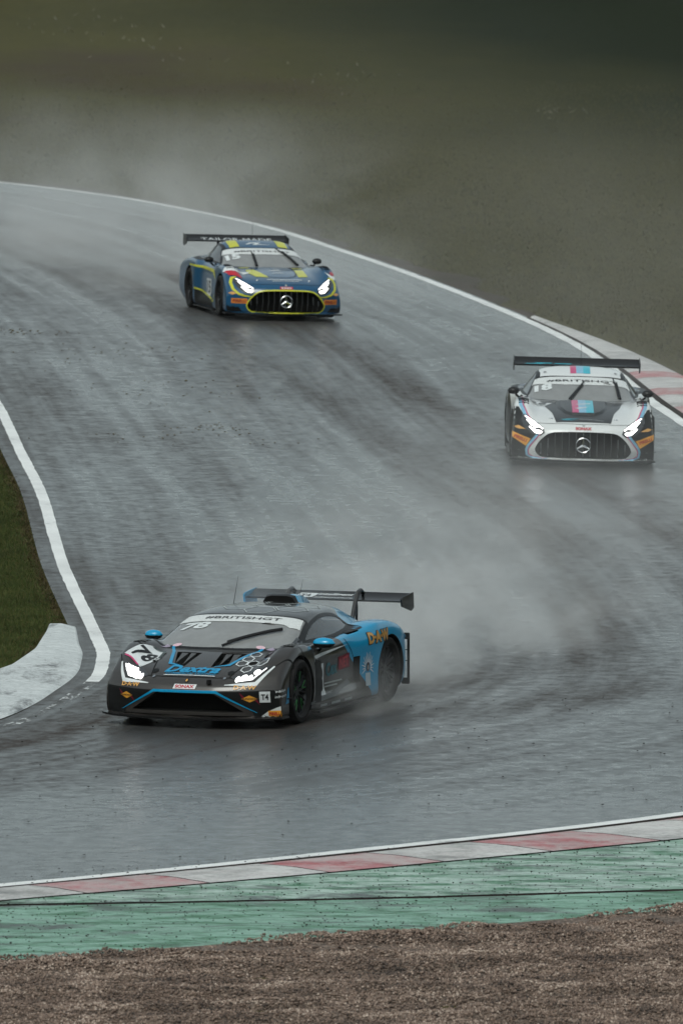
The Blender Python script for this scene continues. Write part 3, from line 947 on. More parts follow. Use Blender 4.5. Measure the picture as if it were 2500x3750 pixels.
def ribbon(pts, w, close=False):
    """flat polyline of a given width as quads; w may be a list"""
    P = [Vector((p[0], p[1])) for p in pts]
    n = len(P)
    ws = w if isinstance(w, (list, tuple)) else [w] * n
    L, Rr = [], []
    for i in range(n):
        a = P[i - 1] if (i or close) else P[i]
        b = P[(i + 1) % n] if (i < n - 1 or close) else P[i]
        d1 = (P[i] - a); d2 = (b - P[i])
        d1 = d1.normalized() if d1.length > 1e-9 else d2.normalized()
        d2 = d2.normalized() if d2.length > 1e-9 else d1
        t = (d1 + d2).normalized()
        nn = Vector((-t.y, t.x))
        k = 1 / max(0.5, nn.dot(Vector((-d1.y, d1.x))))
        L.append(P[i] + nn * ws[i] * 0.5 * k); Rr.append(P[i] - nn * ws[i] * 0.5 * k)
    return [[L[i], L[(i + 1) % n], Rr[(i + 1) % n], Rr[i]] for i in range(n if close else n - 1)]

def rect(u0, u1, v0, v1, sh=0.0):
    return [(u0 - sh, v0), (u1 - sh, v0), (u1 + sh, v1), (u0 + sh, v1)]

def circle(u, v, r, n=20, rv=None):
    rv = rv or r
    return [(u + r * math.cos(2 * PI * k / n), v + rv * math.sin(2 * PI * k / n)) for k in range(n)]

_tc = {}
def text_mesh(s, bold=0.0):
    key = (s, bold)
    if key not in _tc:
        cu = bpy.data.curves.new("t", 'FONT')
        cu.body = s; cu.size = 1.0; cu.align_x = 'CENTER'; cu.align_y = 'CENTER'
        cu.resolution_u = 3; cu.offset = bold
        ob = bpy.data.objects.new("t", cu); COL.objects.link(ob)
        dg = bpy.context.evaluated_depsgraph_get(); dg.update()
        me = bpy.data.meshes.new_from_object(ob.evaluated_get(dg))
        V = [v.co.copy() for v in me.vertices]; F = [tuple(p.vertices) for p in me.polygons]
        bpy.data.objects.remove(ob); bpy.data.curves.remove(cu); bpy.data.meshes.remove(me)
        xs = [v.x for v in V]; ys = [v.y for v in V]
        cx, cy = (min(xs) + max(xs)) / 2, (min(ys) + max(ys)) / 2
        _tc[key] = ([(v.x - cx, v.y - cy) for v in V], F, max(xs) - min(xs), max(ys) - min(ys))
    return _tc[key]

def lettering(s, plane, bvh, mat, parent, u, v, w, h, rot=0.0, shear=0.0, lift=0.006, bold=0.015, g=0.06, name="lettering", label=None, warp=None):
    """text fitted to width w and height h, centred at (u, v)"""
    V, F, W, H_ = text_mesh(s, bold)
    bm = bmesh.new()
    c, sn = math.cos(rot), math.sin(rot)
    vs = []
    for x, y in V:
        x, y = x / W * w, y / H_ * h
        x += shear * y
        p = (u + x * c - y * sn, v + x * sn + y * c)
        if warp: p = warp(*p)
        vs.append(bm.verts.new((p[0], p[1], 0)))
    for f in F:
        try: bm.faces.new([vs[i] for i in f])
        except ValueError: pass
    project(bm, bvh, plane, lift, g)
    o = bm_obj(name, bm, mat, parent, True, None)
    if label: o['label'] = label
    return o

def flat_bvh(me_list):
    bm = bmesh.new()
    for me in me_list: bm.from_mesh(me)
    bv = BVHTree.FromBMesh(bm)
    bm.free()
    return bv

# ---- wheels
def wheel(parent, x, y, side, r=0.34, w=0.30, steer=0.0, accent=None, spokes=10, rim_mat=None):
    root = empty("wheel", (x, y, r))
    root.parent = parent
    root.rotation_euler = (0, 0, steer)
    s = side
    bm = bmesh.new()
    h = w / 2
    prof = [(r * .70, -h * .80), (r * .80, -h * .98), (r * .92, -h * .97), (r * .985, -h * .82), (r, -h * .55), (r, h * .55), (r * .985, h * .82), (r * .92, h * .97), (r * .80, h * .98), (r * .70, h * .80)]
    lathe_bm(bm, prof, 48, 'y', closed=True)
    bmesh.ops.recalc_face_normals(bm, faces=bm.faces)
    bm_obj("tyre", bm, M_RUBBER, root)
    # rim: barrel, lip, dished spokes on the outer face
    bm = bmesh.new()
    o1 = s * h * .78
    lathe_bm(bm, [(r * .71, o1), (r * .68, o1 - s * .012), (r * .66, o1 - s * .03), (r * .63, -o1 * .7)], 40, 'y')
    lathe_bm(bm, [(r * .16, o1 - s * .03), (r * .17, o1 - s * .055), (r * .17, o1 - s * .12)], 16, 'y')
    prism_bm_disc = [bm.verts.new((r * .16 * math.cos(a), o1 - s * .03, r * .16 * math.sin(a))) for a in [2 * PI * k / 16 for k in range(16)]]
    bm.faces.new(prism_bm_disc)
    for k in range(spokes):
        a = 2 * PI * k / spokes
        for da in (-0.10, 0.10):
            p0 = Vector((math.cos(a + da * .4) * r * .15, o1 - s * .045, math.sin(a + da * .4) * r * .15))
            p1 = Vector((math.cos(a + da * 1.3) * r * .66, o1 - s * .022, math.sin(a + da * 1.3) * r * .66))
            tube_bm(bm, [p0, (p0 + p1) / 2 + Vector((0, s * .006, 0)), p1], [.014, .011, .012], 5)
    bm_obj("rim", bm, rim_mat or M_RIM, root)
    bm = bmesh.new()
    lathe_bm(bm, [(r * .16, 0.0), (r * .54, 0.0), (r * .54, .03 * s), (r * .16, .03 * s)], 28, 'y', closed=True)
    bmesh.ops.recalc_face_normals(bm, faces=bm.faces)
    bm_obj("brake_disc", bm, simple("disc steel", (0.12, 0.11, 0.10), 0.5, metal=0.8), root)
    if accent:
        for k in range(spokes // 2):
            bm = bmesh.new()
            a = 2 * PI * (k + 0.25) / (spokes / 2)
            P = [Vector((math.cos(a + da) * r * q, o1 - s * .008, math.sin(a + da) * r * q)) for da, q in ((-.18, .62), (-.05, .30), (.05, .30), (.18, .62))]
            tube_bm(bm, P, .004, 4)
            bm_obj("rim_accent", bm, accent, root)
    return root

def wing_plank(span, chord, t, cx, z, curve=0.03):
    """aerofoil plank, slightly dished; returns bmesh"""
    bm = bmesh.new()
    n = 10
    prof = []
    for k in range(n + 1):
        s = k / n
        prof.append((cx + chord / 2 - s * chord, z + curve * (s * s * 2.2 - s * 1.1) + t * math.sin(PI * s) * .5 + .002))
    for k in range(n, -1, -1):
        s = k / n
        prof.append((cx + chord / 2 - s * chord, z + curve * (s * s * 2.2 - s * 1.1) - t * math.sin(PI * s) * .5 - .002))
    rings = []
    m = 16
    for j in range(m + 1):
        y = -span / 2 + span * j / m
        rings.append([bm.verts.new((px, y, pz)) for px, pz in prof])
    L = len(prof)
    for j in range(m):
        for k in range(L):
            bm.faces.new((rings[j][k], rings[j][(k + 1) % L], rings[j + 1][(k + 1) % L], rings[j + 1][k]))
    bm.faces.new(rings[0]); bm.faces.new(list(reversed(rings[-1])))
    bmesh.ops.recalc_face_normals(bm, faces=bm.faces)
    return bm

def mirror_part(parent, s, x, y, z, mat_cap, mat_dark, stalk_to, q=1.0):
    root_bm = bmesh.new()
    # egg-shaped housing, flat on the glass side
    rows = []
    for i in range(9):
        t = i / 8
        ang = PI * t
        w = math.sin(ang) ** 0.38 * (1.0 if q == 1 else .9)
        yy = y + s * (-.13 + .26 * t) * q
        ring = []
        for k in range(14):
            a = 2 * PI * k / 14
            cx_, cz_ = math.cos(a), math.sin(a)
            ring.append(root_bm.verts.new((x + (0.085 * cx_ if cx_ > 0 else 0.035 * cx_) * (w + .02), yy, z + (0.062 * cz_ if cz_ > 0 else 0.055 * cz_) * (w + .02))))
        rows.append(ring)
    for i in range(8):
        for k in range(14):
            f = root_bm.faces.new((rows[i][k], rows[i][(k + 1) % 14], rows[i + 1][(k + 1) % 14], rows[i + 1][k]))
            f.material_index = 0 if (k < 7) else 1
    root_bm.faces.new(rows[0]); root_bm.faces.new(list(reversed(rows[-1])))
    bmesh.ops.recalc_face_normals(root_bm, faces=root_bm.faces)
    o = bm_obj("mirror", root_bm, [mat_cap, mat_dark], parent)
    bm = bmesh.new()
    tube_bm(bm, [(x - .01, y - s * .03, z - .05), (x - .03, y - s * .10, z - .11), stalk_to], [.018, .016, .022], 6)
    bm_obj("mirror_stalk", bm, mat_dark, o)
    return o

def wiper(parent, pts_arm, pts_blade):
    bm = bmesh.new()
    tube_bm(bm, pts_arm, [.014, .010, .009][:len(pts_arm)] if len(pts_arm) <= 3 else .010, 6)
    tube_bm(bm, pts_blade, .019, 6)
    return bm_obj("wiper", bm, M_BLACK, parent)

def open_window(me, poly, plane, ylim=None):
    """delete shell faces that fall inside a window outline"""
    bm = bmesh.new(); bm.from_mesh(me)
    dead = []
    for f in bm.faces:
        c = f.calc_center_median()
        if plane == 'top':
            ok = inside(poly, c.y, -c.x) and c.z > 0.7
        elif plane == 'left':
            ok = c.y > 0.2 and inside(poly, -c.x, c.z) and abs(f.normal.y) > 0.3
        else:
            ok = c.y < -0.2 and inside(poly, c.x, c.z) and abs(f.normal.y) > 0.3
        if ok: dead.append(f)
    bmesh.ops.delete(bm, geom=dead, context='FACES')
    bm.to_mesh(me); bm.free()

def mirror_poly(p):      # left-plane outline (u=-x) -> right-plane outline (u=+x)
    return [(-u, v) for u, v in p]

def cabin_inside(parent, seat_x, seat_y, z0, roof, wtop, bx):
    """roll cage, seat and steering wheel; parts of the car"""
    bm = bmesh.new()
    b = bx
    for s in (-1, 1):
        tube_bm(bm, [(b[0], s * .60, z0), (b[1], s * wtop * .9, roof - .13), (b[2], s * wtop * .88, roof - .10), (b[3], s * .45, z0 + .02)], .020, 6)
    tube_bm(bm, [(b[1], -wtop * .9, roof - .13), (b[1], wtop * .9, roof - .13)], .02, 6)
    tube_bm(bm, [(b[2], -wtop * .88, roof - .10), (b[2], wtop * .88, roof - .10)], .02, 6)
    tube_bm(bm, [(b[2], -wtop * .88, roof - .10), (b[2] - .2, .35, z0)], .02, 6)
    tube_bm(bm, [(b[2], wtop * .88, roof - .10), (b[2] - .2, -.35, z0)], .02, 6)
    bm_obj("roll_cage", bm, simple("cage paint", (0.16, 0.16, 0.16), 0.5), parent)
    bm = bmesh.new()
    box_bm(bm, seat_x - .34, seat_x - .24, seat_y - .24, seat_y + .24, z0 - .1, z0 + .19, .03)
    box_bm(bm, seat_x - .30, seat_x - .06, seat_y - .27, seat_y - .20, z0 + .02, z0 + .17, .02)
    box_bm(bm, seat_x - .30, seat_x - .06, seat_y + .20, seat_y + .27, z0 + .02, z0 + .17, .02)
    bm_obj("seat", bm, M_BLACK, parent)

def make_driver(car, x, y, z, suit, helmet_col, label):
    """helmeted driver seated behind the wheel: one body, helmet as a child"""
    root = empty("person", (0, 0, 0))
    tag(root, label, "person", "drivers at the wheel")
    J = {0: ((-.10, 0, -.42), .15), 1: ((-.13, 0, -.22), .14), 2: ((-.12, 0, -.04), .13), 3: ((-.06, 0, .06), .06), 4: ((-.02, 0, .16), .08),
         5: ((-.10, .18, .0), .07), 6: ((.12, .25, -.15), .05), 7: ((.36, .15, -.10), .04), 8: ((.42, .12, -.09), .035),
         9: ((-.10, -.18, .0), .07), 10: ((.12, -.25, -.15), .05), 11: ((.36, -.15, -.10), .04), 12: ((.42, -.12, -.09), .035)}
    E_ = [(0, 1), (1, 2), (2, 3), (3, 4), (2, 5), (5, 6), (6, 7), (7, 8), (2, 9), (9, 10), (10, 11), (11, 12)]
    me = bpy.data.meshes.new("driver_body")
    me.from_pydata([J[i][0] for i in range(13)], E_, [])
    o = bpy.data.objects.new("driver_body", me); COL.objects.link(o)
    md = o.modifiers.new("s", 'SKIN')
    for i, sv in enumerate(me.skin_vertices[0].data):
        sv.radius = (J[i][1], J[i][1]); sv.use_root = (i == 0)
    o.modifiers.new("u", 'SUBSURF').levels = 1
    dg = bpy.context.evaluated_depsgraph_get(); dg.update()
    m2 = bpy.data.meshes.new_from_object(o.evaluated_get(dg))
    bpy.data.objects.remove(o); bpy.data.meshes.remove(me)
    b = finish("torso", m2, suit, root)
    bm = bmesh.new()
    bmesh.ops.create_uvsphere(bm, u_segments=20, v_segments=14, radius=.135)
    for v in bm.verts:
        v.co = Vector((v.co.x * 1.12 - .01, v.co.y * .93, v.co.z * 1.02 + .17))
    bm_obj("helmet", bm, simple("helmet " + helmet_col[0], helmet_col[1], 0.2, coat=1.0), root)
    bm = bmesh.new()
    for i in range(8):
        pass
    a0 = [(.150 * math.cos(a) * 1.08 - .008, .150 * math.sin(a) * .9) for a in [(-1.1 + 2.2 * k / 12) for k in range(13)]]
    lo = [bm.verts.new((p[0], p[1], .145)) for p in a0]; hi = [bm.verts.new((p[0] * .97, p[1] * .97, .215)) for p in a0]
    for k in range(12): bm.faces.new((lo[k], lo[k + 1], hi[k + 1], hi[k]))
    bm_obj("visor", bm, M_LENS, root)
    root.matrix_world = car.matrix_world @ Matrix.Translation((x, y, z))
    return root

def steering_wheel(parent, x, y, z):
    bm = bmesh.new()
    pts = [(x - .06 * math.sin(a) * .0, y + .15 * math.cos(a), z + .13 * math.sin(a)) for a in [2 * PI * k / 18 for k in range(19)]]
    tube_bm(bm, pts, .014, 6)
    tube_bm(bm, [(x, y - .14, z), (x, y + .14, z)], .016, 5)
    bm_obj("steering_wheel", bm, M_BLACK, parent)

def place_car(root, x, y, yaw_deg, dz=0.0, k=1.0, pitch=0.0):
    """yaw: 0 faces the camera (heading -Y); positive turns the nose to the left of the picture"""
    e = 0.6
    nx = -(Hz(x + e, y) - Hz(x - e, y)) / (2 * e); ny = -(Hz(x, y + e) - Hz(x, y - e)) / (2 * e)
    n = Vector((float(nx), float(ny), 1)).normalized()
    a = math.radians(yaw_deg)
    fwd = Vector((-math.sin(a), -math.cos(a), 0))
    fwd = (fwd - n * fwd.dot(n)).normalized()
    left = n.cross(fwd)
    M = Matrix((fwd, left, n)).transposed().to_4x4()
    M.translation = Vector((x, y, float(Hz(x, y)) + dz))
    root.matrix_world = M @ Matrix.Rotation(math.radians(-pitch), 4, 'Y') @ Matrix.Scale(k, 4)
    bpy.context.view_layer.update()

def splitter_bm(xf, k, hw, z, t, back, tipz=0.0):
    ys = np.linspace(-hw, hw, 25)
    fr = [(xf - k * abs(y) ** 2.6, y) for y in ys]
    bm = bmesh.new()
    def zz(y): return z + tipz * max(0, (abs(y) - hw * .8) / (hw * .2)) ** 2
    T = [bm.verts.new((x, y, zz(y) + t)) for x, y in fr]; B = [bm.verts.new((x - .01, y, zz(y))) for x, y in fr]
    Tb = [bm.verts.new((back, y, zz(y) + t)) for x, y in fr]; Bb = [bm.verts.new((back, y, zz(y))) for x, y in fr]
    for i in range(24):
        bm.faces.new((T[i], T[i + 1], Tb[i + 1], Tb[i])); bm.faces.new((B[i + 1], B[i], Bb[i], Bb[i + 1]))
        bm.faces.new((T[i + 1], T[i], B[i], B[i + 1])); bm.faces.new((Tb[i], Tb[i + 1], Bb[i + 1], Bb[i]))
    bm.faces.new((T[0], Tb[0], Bb[0], B[0])); bm.faces.new((Tb[-1], T[-1], B[-1], Bb[-1]))
    bmesh.ops.recalc_face_normals(bm, faces=bm.faces)
    return bm
# ------------------------------------------------------------------ car 78: low wedge with black nose and blue rear
P_78 = car_paint("black and blue paint", (0.028, 0.0245, 0.0225), (0.0, 0.26, 0.48), (-1.0, 0.0, 1.13, 0.96), rough=0.33, film=0.02, grime=0.08, coat=0.9)
P_78R = car_paint("black roof paint", (0.030, 0.031, 0.031), (0.0, 0.25, 0.46), (-1.0, 1.0, -0.5, 0.86), rough=0.32, film=0.12)
P_BLUE = car_paint("bright blue paint", (0.0, 0.28, 0.52), None, rough=0.25, film=0.05)
D_BLUE = simple("blue print", (0.0, 0.24, 0.46), 0.35, coat=0.6)
D_WHITE = simple("white print", (0.62, 0.65, 0.66), 0.35, coat=0.6, vary=0.08)
D_GREY = simple("grey print", (0.30, 0.33, 0.33), 0.35, coat=0.5)
D_BLACK = simple("black print", (0.010, 0.010, 0.011), 0.4, coat=0.4)
D_RED = simple("red print", (0.42, 0.015, 0.03), 0.35, coat=0.5)
D_PINK = simple("pink print", (0.50, 0.05, 0.16), 0.35, coat=0.5)
D_GOLD = simple("gold print", (0.58, 0.31, 0.09), 0.35, coat=0.5)
D_ORANGE = simple("orange print", (0.60, 0.20, 0.03), 0.4, coat=0.4)
D_GREEN = simple("green print", (0.03, 0.22, 0.07), 0.4)
D_LIME = simple("lime accent", (0.05, 0.22, 0.07), 0.4)
M_WEAVE = simple("bare carbon weave", (0.055, 0.055, 0.055), 0.4, coat=0.5, vary=0.7, scale=160)

Yn = [0, .30, .60, .80, .93, .985, .995, .985, .95, .6, 0]
Yd = [0, .30, .60, .80, .90, .93, .93, .98, .96, .6, 0]
Yr = [0, .30, .60, .82, .97, 1.03, 1.04, 1.02, .96, .6, 0]
SPEC78 = [
    (2.17, .30, [.14, .14, .14, .14, .14, .14, .135, .13, .125, .12, .12], Yn),
    (2.19, .30, [.27, .27, .27, .27, .26, .25, .20, .16, .12, .115, .115], Yn),
    (2.21, .30, [.385, .385, .385, .385, .38, .36, .25, .17, .12, .11, .11], Yn),
    (2.19, .30, [.435, .435, .44, .45, .45, .42, .28, .17, .115, .11, .11], Yn),
    (2.12, .29, [.495, .495, .505, .54, .54, .47, .30, .17, .11, .11, .11], Yn),
    (1.94, .24, [.575, .575, .59, .65, .64, .54, .33, .17, .11, .11, .11], Yn),
    (1.66, .14, [.660, .66, .66, .76, .75, .62, .36, .18, .11, .11, .11], Yn),
    (1.34, .05, [.735, .735, .725, .83, .82, .69, .38, .18, .11, .11, .11], Yn),
    (1.12, .02, [.770, .77, .765, .83, .82, .69, .38, .18, .11, .11, .11], Yn),
    (.92, 0, [.785, .785, .785, .81, .79, .67, .38, .18, .11, .11, .11], Yn),
    (.72, 0, [.79, .79, .79, .79, .76, .64, .36, .17, .10, .10, .10], Yd),
    (.20, 0, [.80, .80, .80, .80, .76, .62, .36, .17, .10, .10, .10], Yd),
    (-.25, 0, [.82, .82, .82, .81, .78, .64, .36, .18, .10, .10, .10], Yd),
    (-.70, 0, [.86, .86, .86, .86, .84, .68, .38, .18, .10, .10, .10], [0, .30, .60, .80, .93, 1.0, .99, 1.0, .96, .6, 0]),
    (-1.05, 0, [.88, .88, .87, .90, .885, .72, .40, .18, .10, .10, .10], Yr),
    (-1.32, 0, [.87, .87, .86, .895, .88, .73, .42, .18, .10, .10, .10], Yr),
    (-1.62, 0, [.84, .84, .83, .85, .83, .70, .42, .20, .12, .12, .12], Yr),
    (-1.88, 0, [.79, .79, .79, .77, .74, .65, .44, .26, .20, .18, .18], [0, .30, .60, .82, .95, .995, 1.005, .99, .95, .6, 0]),
    (-2.02, 0, [.74, .74, .74, .71, .68, .60, .46, .34, .30, .28, .28], [0, .29, .58, .80, .92, .96, .965, .955, .92, .6, 0]),
    (-2.08, 0, [.66, .66, .66, .64, .61, .55, .47, .40, .38, .36, .36], [0, .28, .56, .76, .88, .92, .925, .92, .88, .58, 0]),
]
Q = loft(body_rows(SPEC78), 7, 9)
V, F = ring_mesh(Q)
me78 = solid("body", V, F)

# cabin shell
def cabin_rows(spec):
    out = []
    for x, k, zc, yt, ze, yb, zb in spec:
        pts = [(0, zc), (yt * .5, zc - (zc - ze) * .12), (yt * .86, zc - (zc - ze) * .5), (yt, ze), (yt + (yb - yt) * .35, ze + (zb - ze) * .32), (yt + (yb - yt) * .75, ze + (zb - ze) * .72), (yb, zb), (yb + .01, zb - .06)]
        out.append([(x - k * y ** 2, y, z) for y, z in pts])
    return out
CAB78 = [
    (1.38, .26, .705, .73, .69, .80, .67),
    (1.28, .26, .765, .73, .745, .805, .73),
    (1.05, .25, .855, .72, .825, .815, .765),
    (.78, .23, .950, .695, .910, .825, .775),
    (.52, .20, 1.030, .670, .985, .83, .78),
    (.24, .12, 1.085, .645, 1.035, .835, .785),
    (-.15, .05, 1.115, .615, 1.065, .83, .795),
    (-.60, 0, 1.115, .575, 1.060, .80, .82),
    (-1.05, 0, 1.070, .52, 1.010, .72, .84),
    (-1.55, 0, .970, .45, .915, .60, .82),
    (-2.00, 0, .82, .38, .78, .48, .72),
]
Qc = loft(cabin_rows(CAB78), 8, 12)
def open_shell(Qc):
    n, m = Qc.shape[:2]
    mir = Qc[:, 1:][:, ::-1].copy(); mir[..., 1] *= -1
    ring = np.concatenate([mir, Qc], 1)
    k = ring.shape[1]
    return ring.reshape(-1, 3), [(i * k + j, i * k + j + 1, (i + 1) * k + j + 1, (i + 1) * k + j) for i in range(n - 1) for j in range(k - 1)]
Vc, Fc = open_shell(Qc)
mc78 = bpy.data.meshes.new("cabin"); mc78.from_pydata(Vc.tolist(), [], Fc)
BV78 = flat_bvh([me78, mc78])

car78 = empty("race_car")
tag(car78, "black and blue race car number 78 cornering nearest the camera with spray behind", "race car", "race cars on the wet track")
CUT78 = []
for s in (-1, 1):
    for (ax, rr) in ((1.32, .385), (-1.32, .395)):
        CUT78.append(cyl_cut(ax, .345, rr, s * .62, s * 1.3))
    # bonnet outlets: deep wedge, floor falling towards the nose
    CUT78.append(wedge_cut([(1.38, s * .11, .95), (1.36, s * .40, .95), (1.80, s * .15, .95), (1.76, s * .28, .95),
                            (1.38, s * .11, .66), (1.36, s * .40, .66), (1.80, s * .15, .60), (1.76, s * .28, .60)]))
    # shoulder intake on the rear haunch
    CUT78.append(wedge_cut([(-.34, s * .88, .95), (-.62, s * .93, .95), (-.62, s * .85, .95), (-.36, s * .82, .95), (-.40, s * .88, .74), (-.62, s * .92, .75), (-.62, s * .85, .75), (-.40, s * .82, .75)]))
    # side intake ahead of the rear wheel
    CUT78.append(wedge_cut([(-.38, s * 1.2, .57), (-.54, s * 1.2, .58), (-.38, s * 1.2, .28), (-.54, s * 1.2, .28), (-.39, s * .84, .56), (-.53, s * .84, .56), (-.39, s * .84, .29), (-.53, s * .84, .29)]))
# lower grille
CUT78.append(wedge_cut([(2.5, -.33, .378), (2.5, .33, .378), (2.5, -.66, .175), (2.5, .66, .175), (1.98, -.32, .372), (1.98, .32, .372), (1.98, -.63, .18), (1.98, .63, .18)]))
mb = boolean_cut(me78.copy(), CUT78, P_78, M_WELL)
finish("body", mb, None, car78, True, 38)

# windows
WS78 = [(-.79, -1.06), (-.58, -1.18), (-.30, -1.25), (0, -1.27), (.30, -1.25), (.58, -1.18), (.79, -1.06), (.785, -.96), (.70, -.42), (.65, -.345), (.3, -.385), (0, -.40), (-.3, -.385), (-.65, -.345), (-.70, -.42), (-.785, -.96)]
SW78 = [(-.70, .815), (-.60, .865), (-.30, .965), (.05, 1.02), (.35, 1.02), (.62, .985), (.72, .91), (.74, .87), (.35, .83), (-.1, .81)]
SWf78 = [(-1.00, .795), (-.76, .865), (-.74, .815), (-.8, .80)]
WS78 = catmull(WS78 + [WS78[0]], 2)[:-1].tolist(); SW78 = catmull(SW78 + [SW78[0]], 3)[:-1].tolist()
mcs = mc78.copy()
SH = lambda P, q=.97: [((u - sum(a for a, b in P) / len(P)) * q + sum(a for a, b in P) / len(P), (v - sum(b for a, b in P) / len(P)) * q + sum(b for a, b in P) / len(P)) for u, v in P]
open_window(mcs, WS78, 'top'); open_window(mcs, SW78, 'left'); open_window(mcs, mirror_poly(SW78), 'right')
finish("cabin", mcs, P_78R, car78, True, 60)
decal("windscreen", [WS78], 'top', BV78, M_GLASS, car78, -.002, .05)
decal("side_window", [SW78], 'left', BV78, M_GLASS_D, car78, -.002, .05)
decal("side_window", [mirror_poly(SW78)], 'right', BV78, M_GLASS_D, car78, -.002, .05)
decal("windscreen_frame", ribbon(WS78, .035, True), 'top', BV78, M_BLACK, car78, .003, .04)
decal("window_frame", ribbon(SW78, .035, True), 'left', BV78, M_BLACK, car78, .003, .03)
decal("window_frame", ribbon(mirror_poly(SW78), .035, True), 'right', BV78, M_BLACK, car78, .003, .03)
decal("quarter_window", [SWf78], 'left', BV78, M_LENS, car78, .003, .03)
cabin_inside(car78, .10, .34, .80, 1.09, .56, (.95, .35, -.45, -.9))
steering_wheel(car78, .62, .34, .86)
bm = bmesh.new(); box_bm(bm, .66, 1.02, -.56, .56, .78, .82, .02)
bm_obj("dashboard", bm, M_BLACK, car78)

# aero parts
bm_obj("splitter", splitter_bm(2.27, .28, 1.02, .095, .022, 1.75, .01), M_CARBON, car78)
bm = wing_plank(1.82, .30, .030, -2.12, 1.035, .06)
wing78 = bm_obj("wing", bm, M_CARBON, car78, True, 50)
BVW78 = flat_bvh([wing78.data])
for s in (-1, 1):
    bm = bmesh.new()
    prism_bm(bm, [(-1.94, 1.06), (-1.98, 1.08), (-2.32, 1.11), (-2.34, .94), (-2.26, .91), (-1.96, .98)], 'y', s * .91, s * .925)
    bm_obj("wing_endplate", bm, P_BLUE if s < 0 else M_CARBON, wing78)
    # swan neck: hoop over the leading edge down to the deck
    bm = bmesh.new()
    tube_bm(bm, [(-2.16, s * .40, 1.04), (-2.14, s * .40, 1.10), (-2.07, s * .40, 1.145), (-1.98, s * .40, 1.12), (-1.91, s * .40, 1.02), (-1.78, s * .40, .78)], [.032, .03, .028, .03, .028, .024], 6, flat=.5)
    tube_bm(bm, [(-1.93, s * .40, 1.05), (-1.95, s * .40, .97), (-1.94, s * .40, .74)], .016, 6)
    bm_obj("wing_support", bm, M_CARBON, wing78)
# roof scoop
bm = bmesh.new()
rws = []
for (x, hw, zt, zb) in ((-.62, .15, 1.18, 1.11), (-.68, .165, 1.195, 1.10), (-.92, .15, 1.18, 1.07), (-1.2, .10, 1.13, 1.02), (-1.45, .05, 1.04, .97)):
    rws.append([bm.verts.new(c) for c in ((x, -hw * 1.25, zb), (x, -hw, zt - .015), (x, -hw * .6, zt), (x, hw * .6, zt), (x, hw, zt - .015), (x, hw * 1.25, zb))])
for i in range(4):
    for k in range(5):
        f = bm.faces.new((rws[i][k], rws[i][k + 1], rws[i + 1][k + 1], rws[i + 1][k]))
        f.material_index = 1 if (k in (3, 4) and i > 0) else 0
f = bm.faces.new(list(reversed(rws[0]))); f.material_index = 2
bmesh.ops.recalc_face_normals(bm, faces=bm.faces)
bm_obj("roof_scoop", bm, [M_BLACK, P_BLUE, M_WELL], car78, True, 35)
# mirrors
mirror_part(car78, 1, .62, .985, .80, P_BLUE, M_BLACK, (.70, .90, .70), 1.0)
mirror_part(car78, -1, .62, -.965, .83, P_BLUE, M_BLACK, (.70, -.88, .72), .8)
decal("mirror_trim", [], 'top', BV78, D_WHITE, car78) if False else None
# side skirt, black wheel louvre panels, diffuser, rear tyre guard
for s in (-1, 1):
    bm = bmesh.new(); box_bm(bm, -.92, .88, s * .985 - .04, s * .985 + .05, .075, .10, .006)
    bm_obj("side_skirt", bm, M_CARBON, car78)
    bm = bmesh.new()
    for k in range(2):
        box_bm(bm, .88 - k * .03, .90 - k * .03, s * .82, s * (.99 - k * .01), .22, .66)
    bmesh.ops.recalc_face_normals(bm, faces=bm.faces)
    bm_obj("wheel_louvre", bm, M_BLACK, car78)
    bm = bmesh.new()
    box_bm(bm, -1.86, -1.82, s * .98, s * 1.045, .20, .66, .006)
    box_bm(bm, -1.95, -1.92, s * .93, s * 1.02, .14, .70, .006)
    bm_obj("tyre_guard", bm, M_BLACK, car78)
    bm = bmesh.new()
    for k, (a, b) in enumerate(((.22, .40), (.41, .52), (.53, .64))):
        box_bm(bm, -1.818, -1.812, s * .99, s * 1.035, a, b)
    bm_obj("guard_strip", bm, D_WHITE, car78)
    # canards on the bumper corners
    bm = bmesh.new()
    prism_bm(bm, [(1.96, s * .90), (1.70, s * 1.035), (1.66, s * .96), (1.86, s * .90)], 'z', .30, .312)
    bm_obj("canard", bm, M_CARBON, car78)
bm = bmesh.new(); box_bm(bm, -2.16, -1.6, -.80, .80, .14, .17, .01)
for k in range(-3, 4): box_bm(bm, -2.16, -1.8, k * .22 - .006, k * .22 + .006, .1701, .32)
bm_obj("diffuser", bm, M_CARBON, car78)
# bonnet outlet vanes (weave ramps) showing inside the cuts
for s in (-1, 1):
    for (y0, w_) in ((.17, .08), (.26, .10)):
        bm = bmesh.new()
        v = [bm.verts.new(c) for c in ((1.40, s * y0, .722), (1.38, s * (y0 + w_ * .8), .722), (1.70, s * (y0 + w_ * .35 + .01), .63), (1.40, s * (y0 + .01), .60))]
        bm.faces.new(v[:3]); bm.faces.new((v[0], v[2], v[3])); bm.faces.new((v[0], v[3], v[1])); bm.faces.new((v[1], v[3], v[2]))
        bmesh.ops.recalc_face_normals(bm, faces=bm.faces)
        bm_obj("bonnet_vane", bm, M_WEAVE, car78, False)
# wheels
for s in (-1, 1):
    wheel(car78, 1.32, s * .855, s, .345, .30, math.radians(1.5), D_LIME)
    wheel(car78, -1.32, s * .865, s, .355, .32, 0, None)
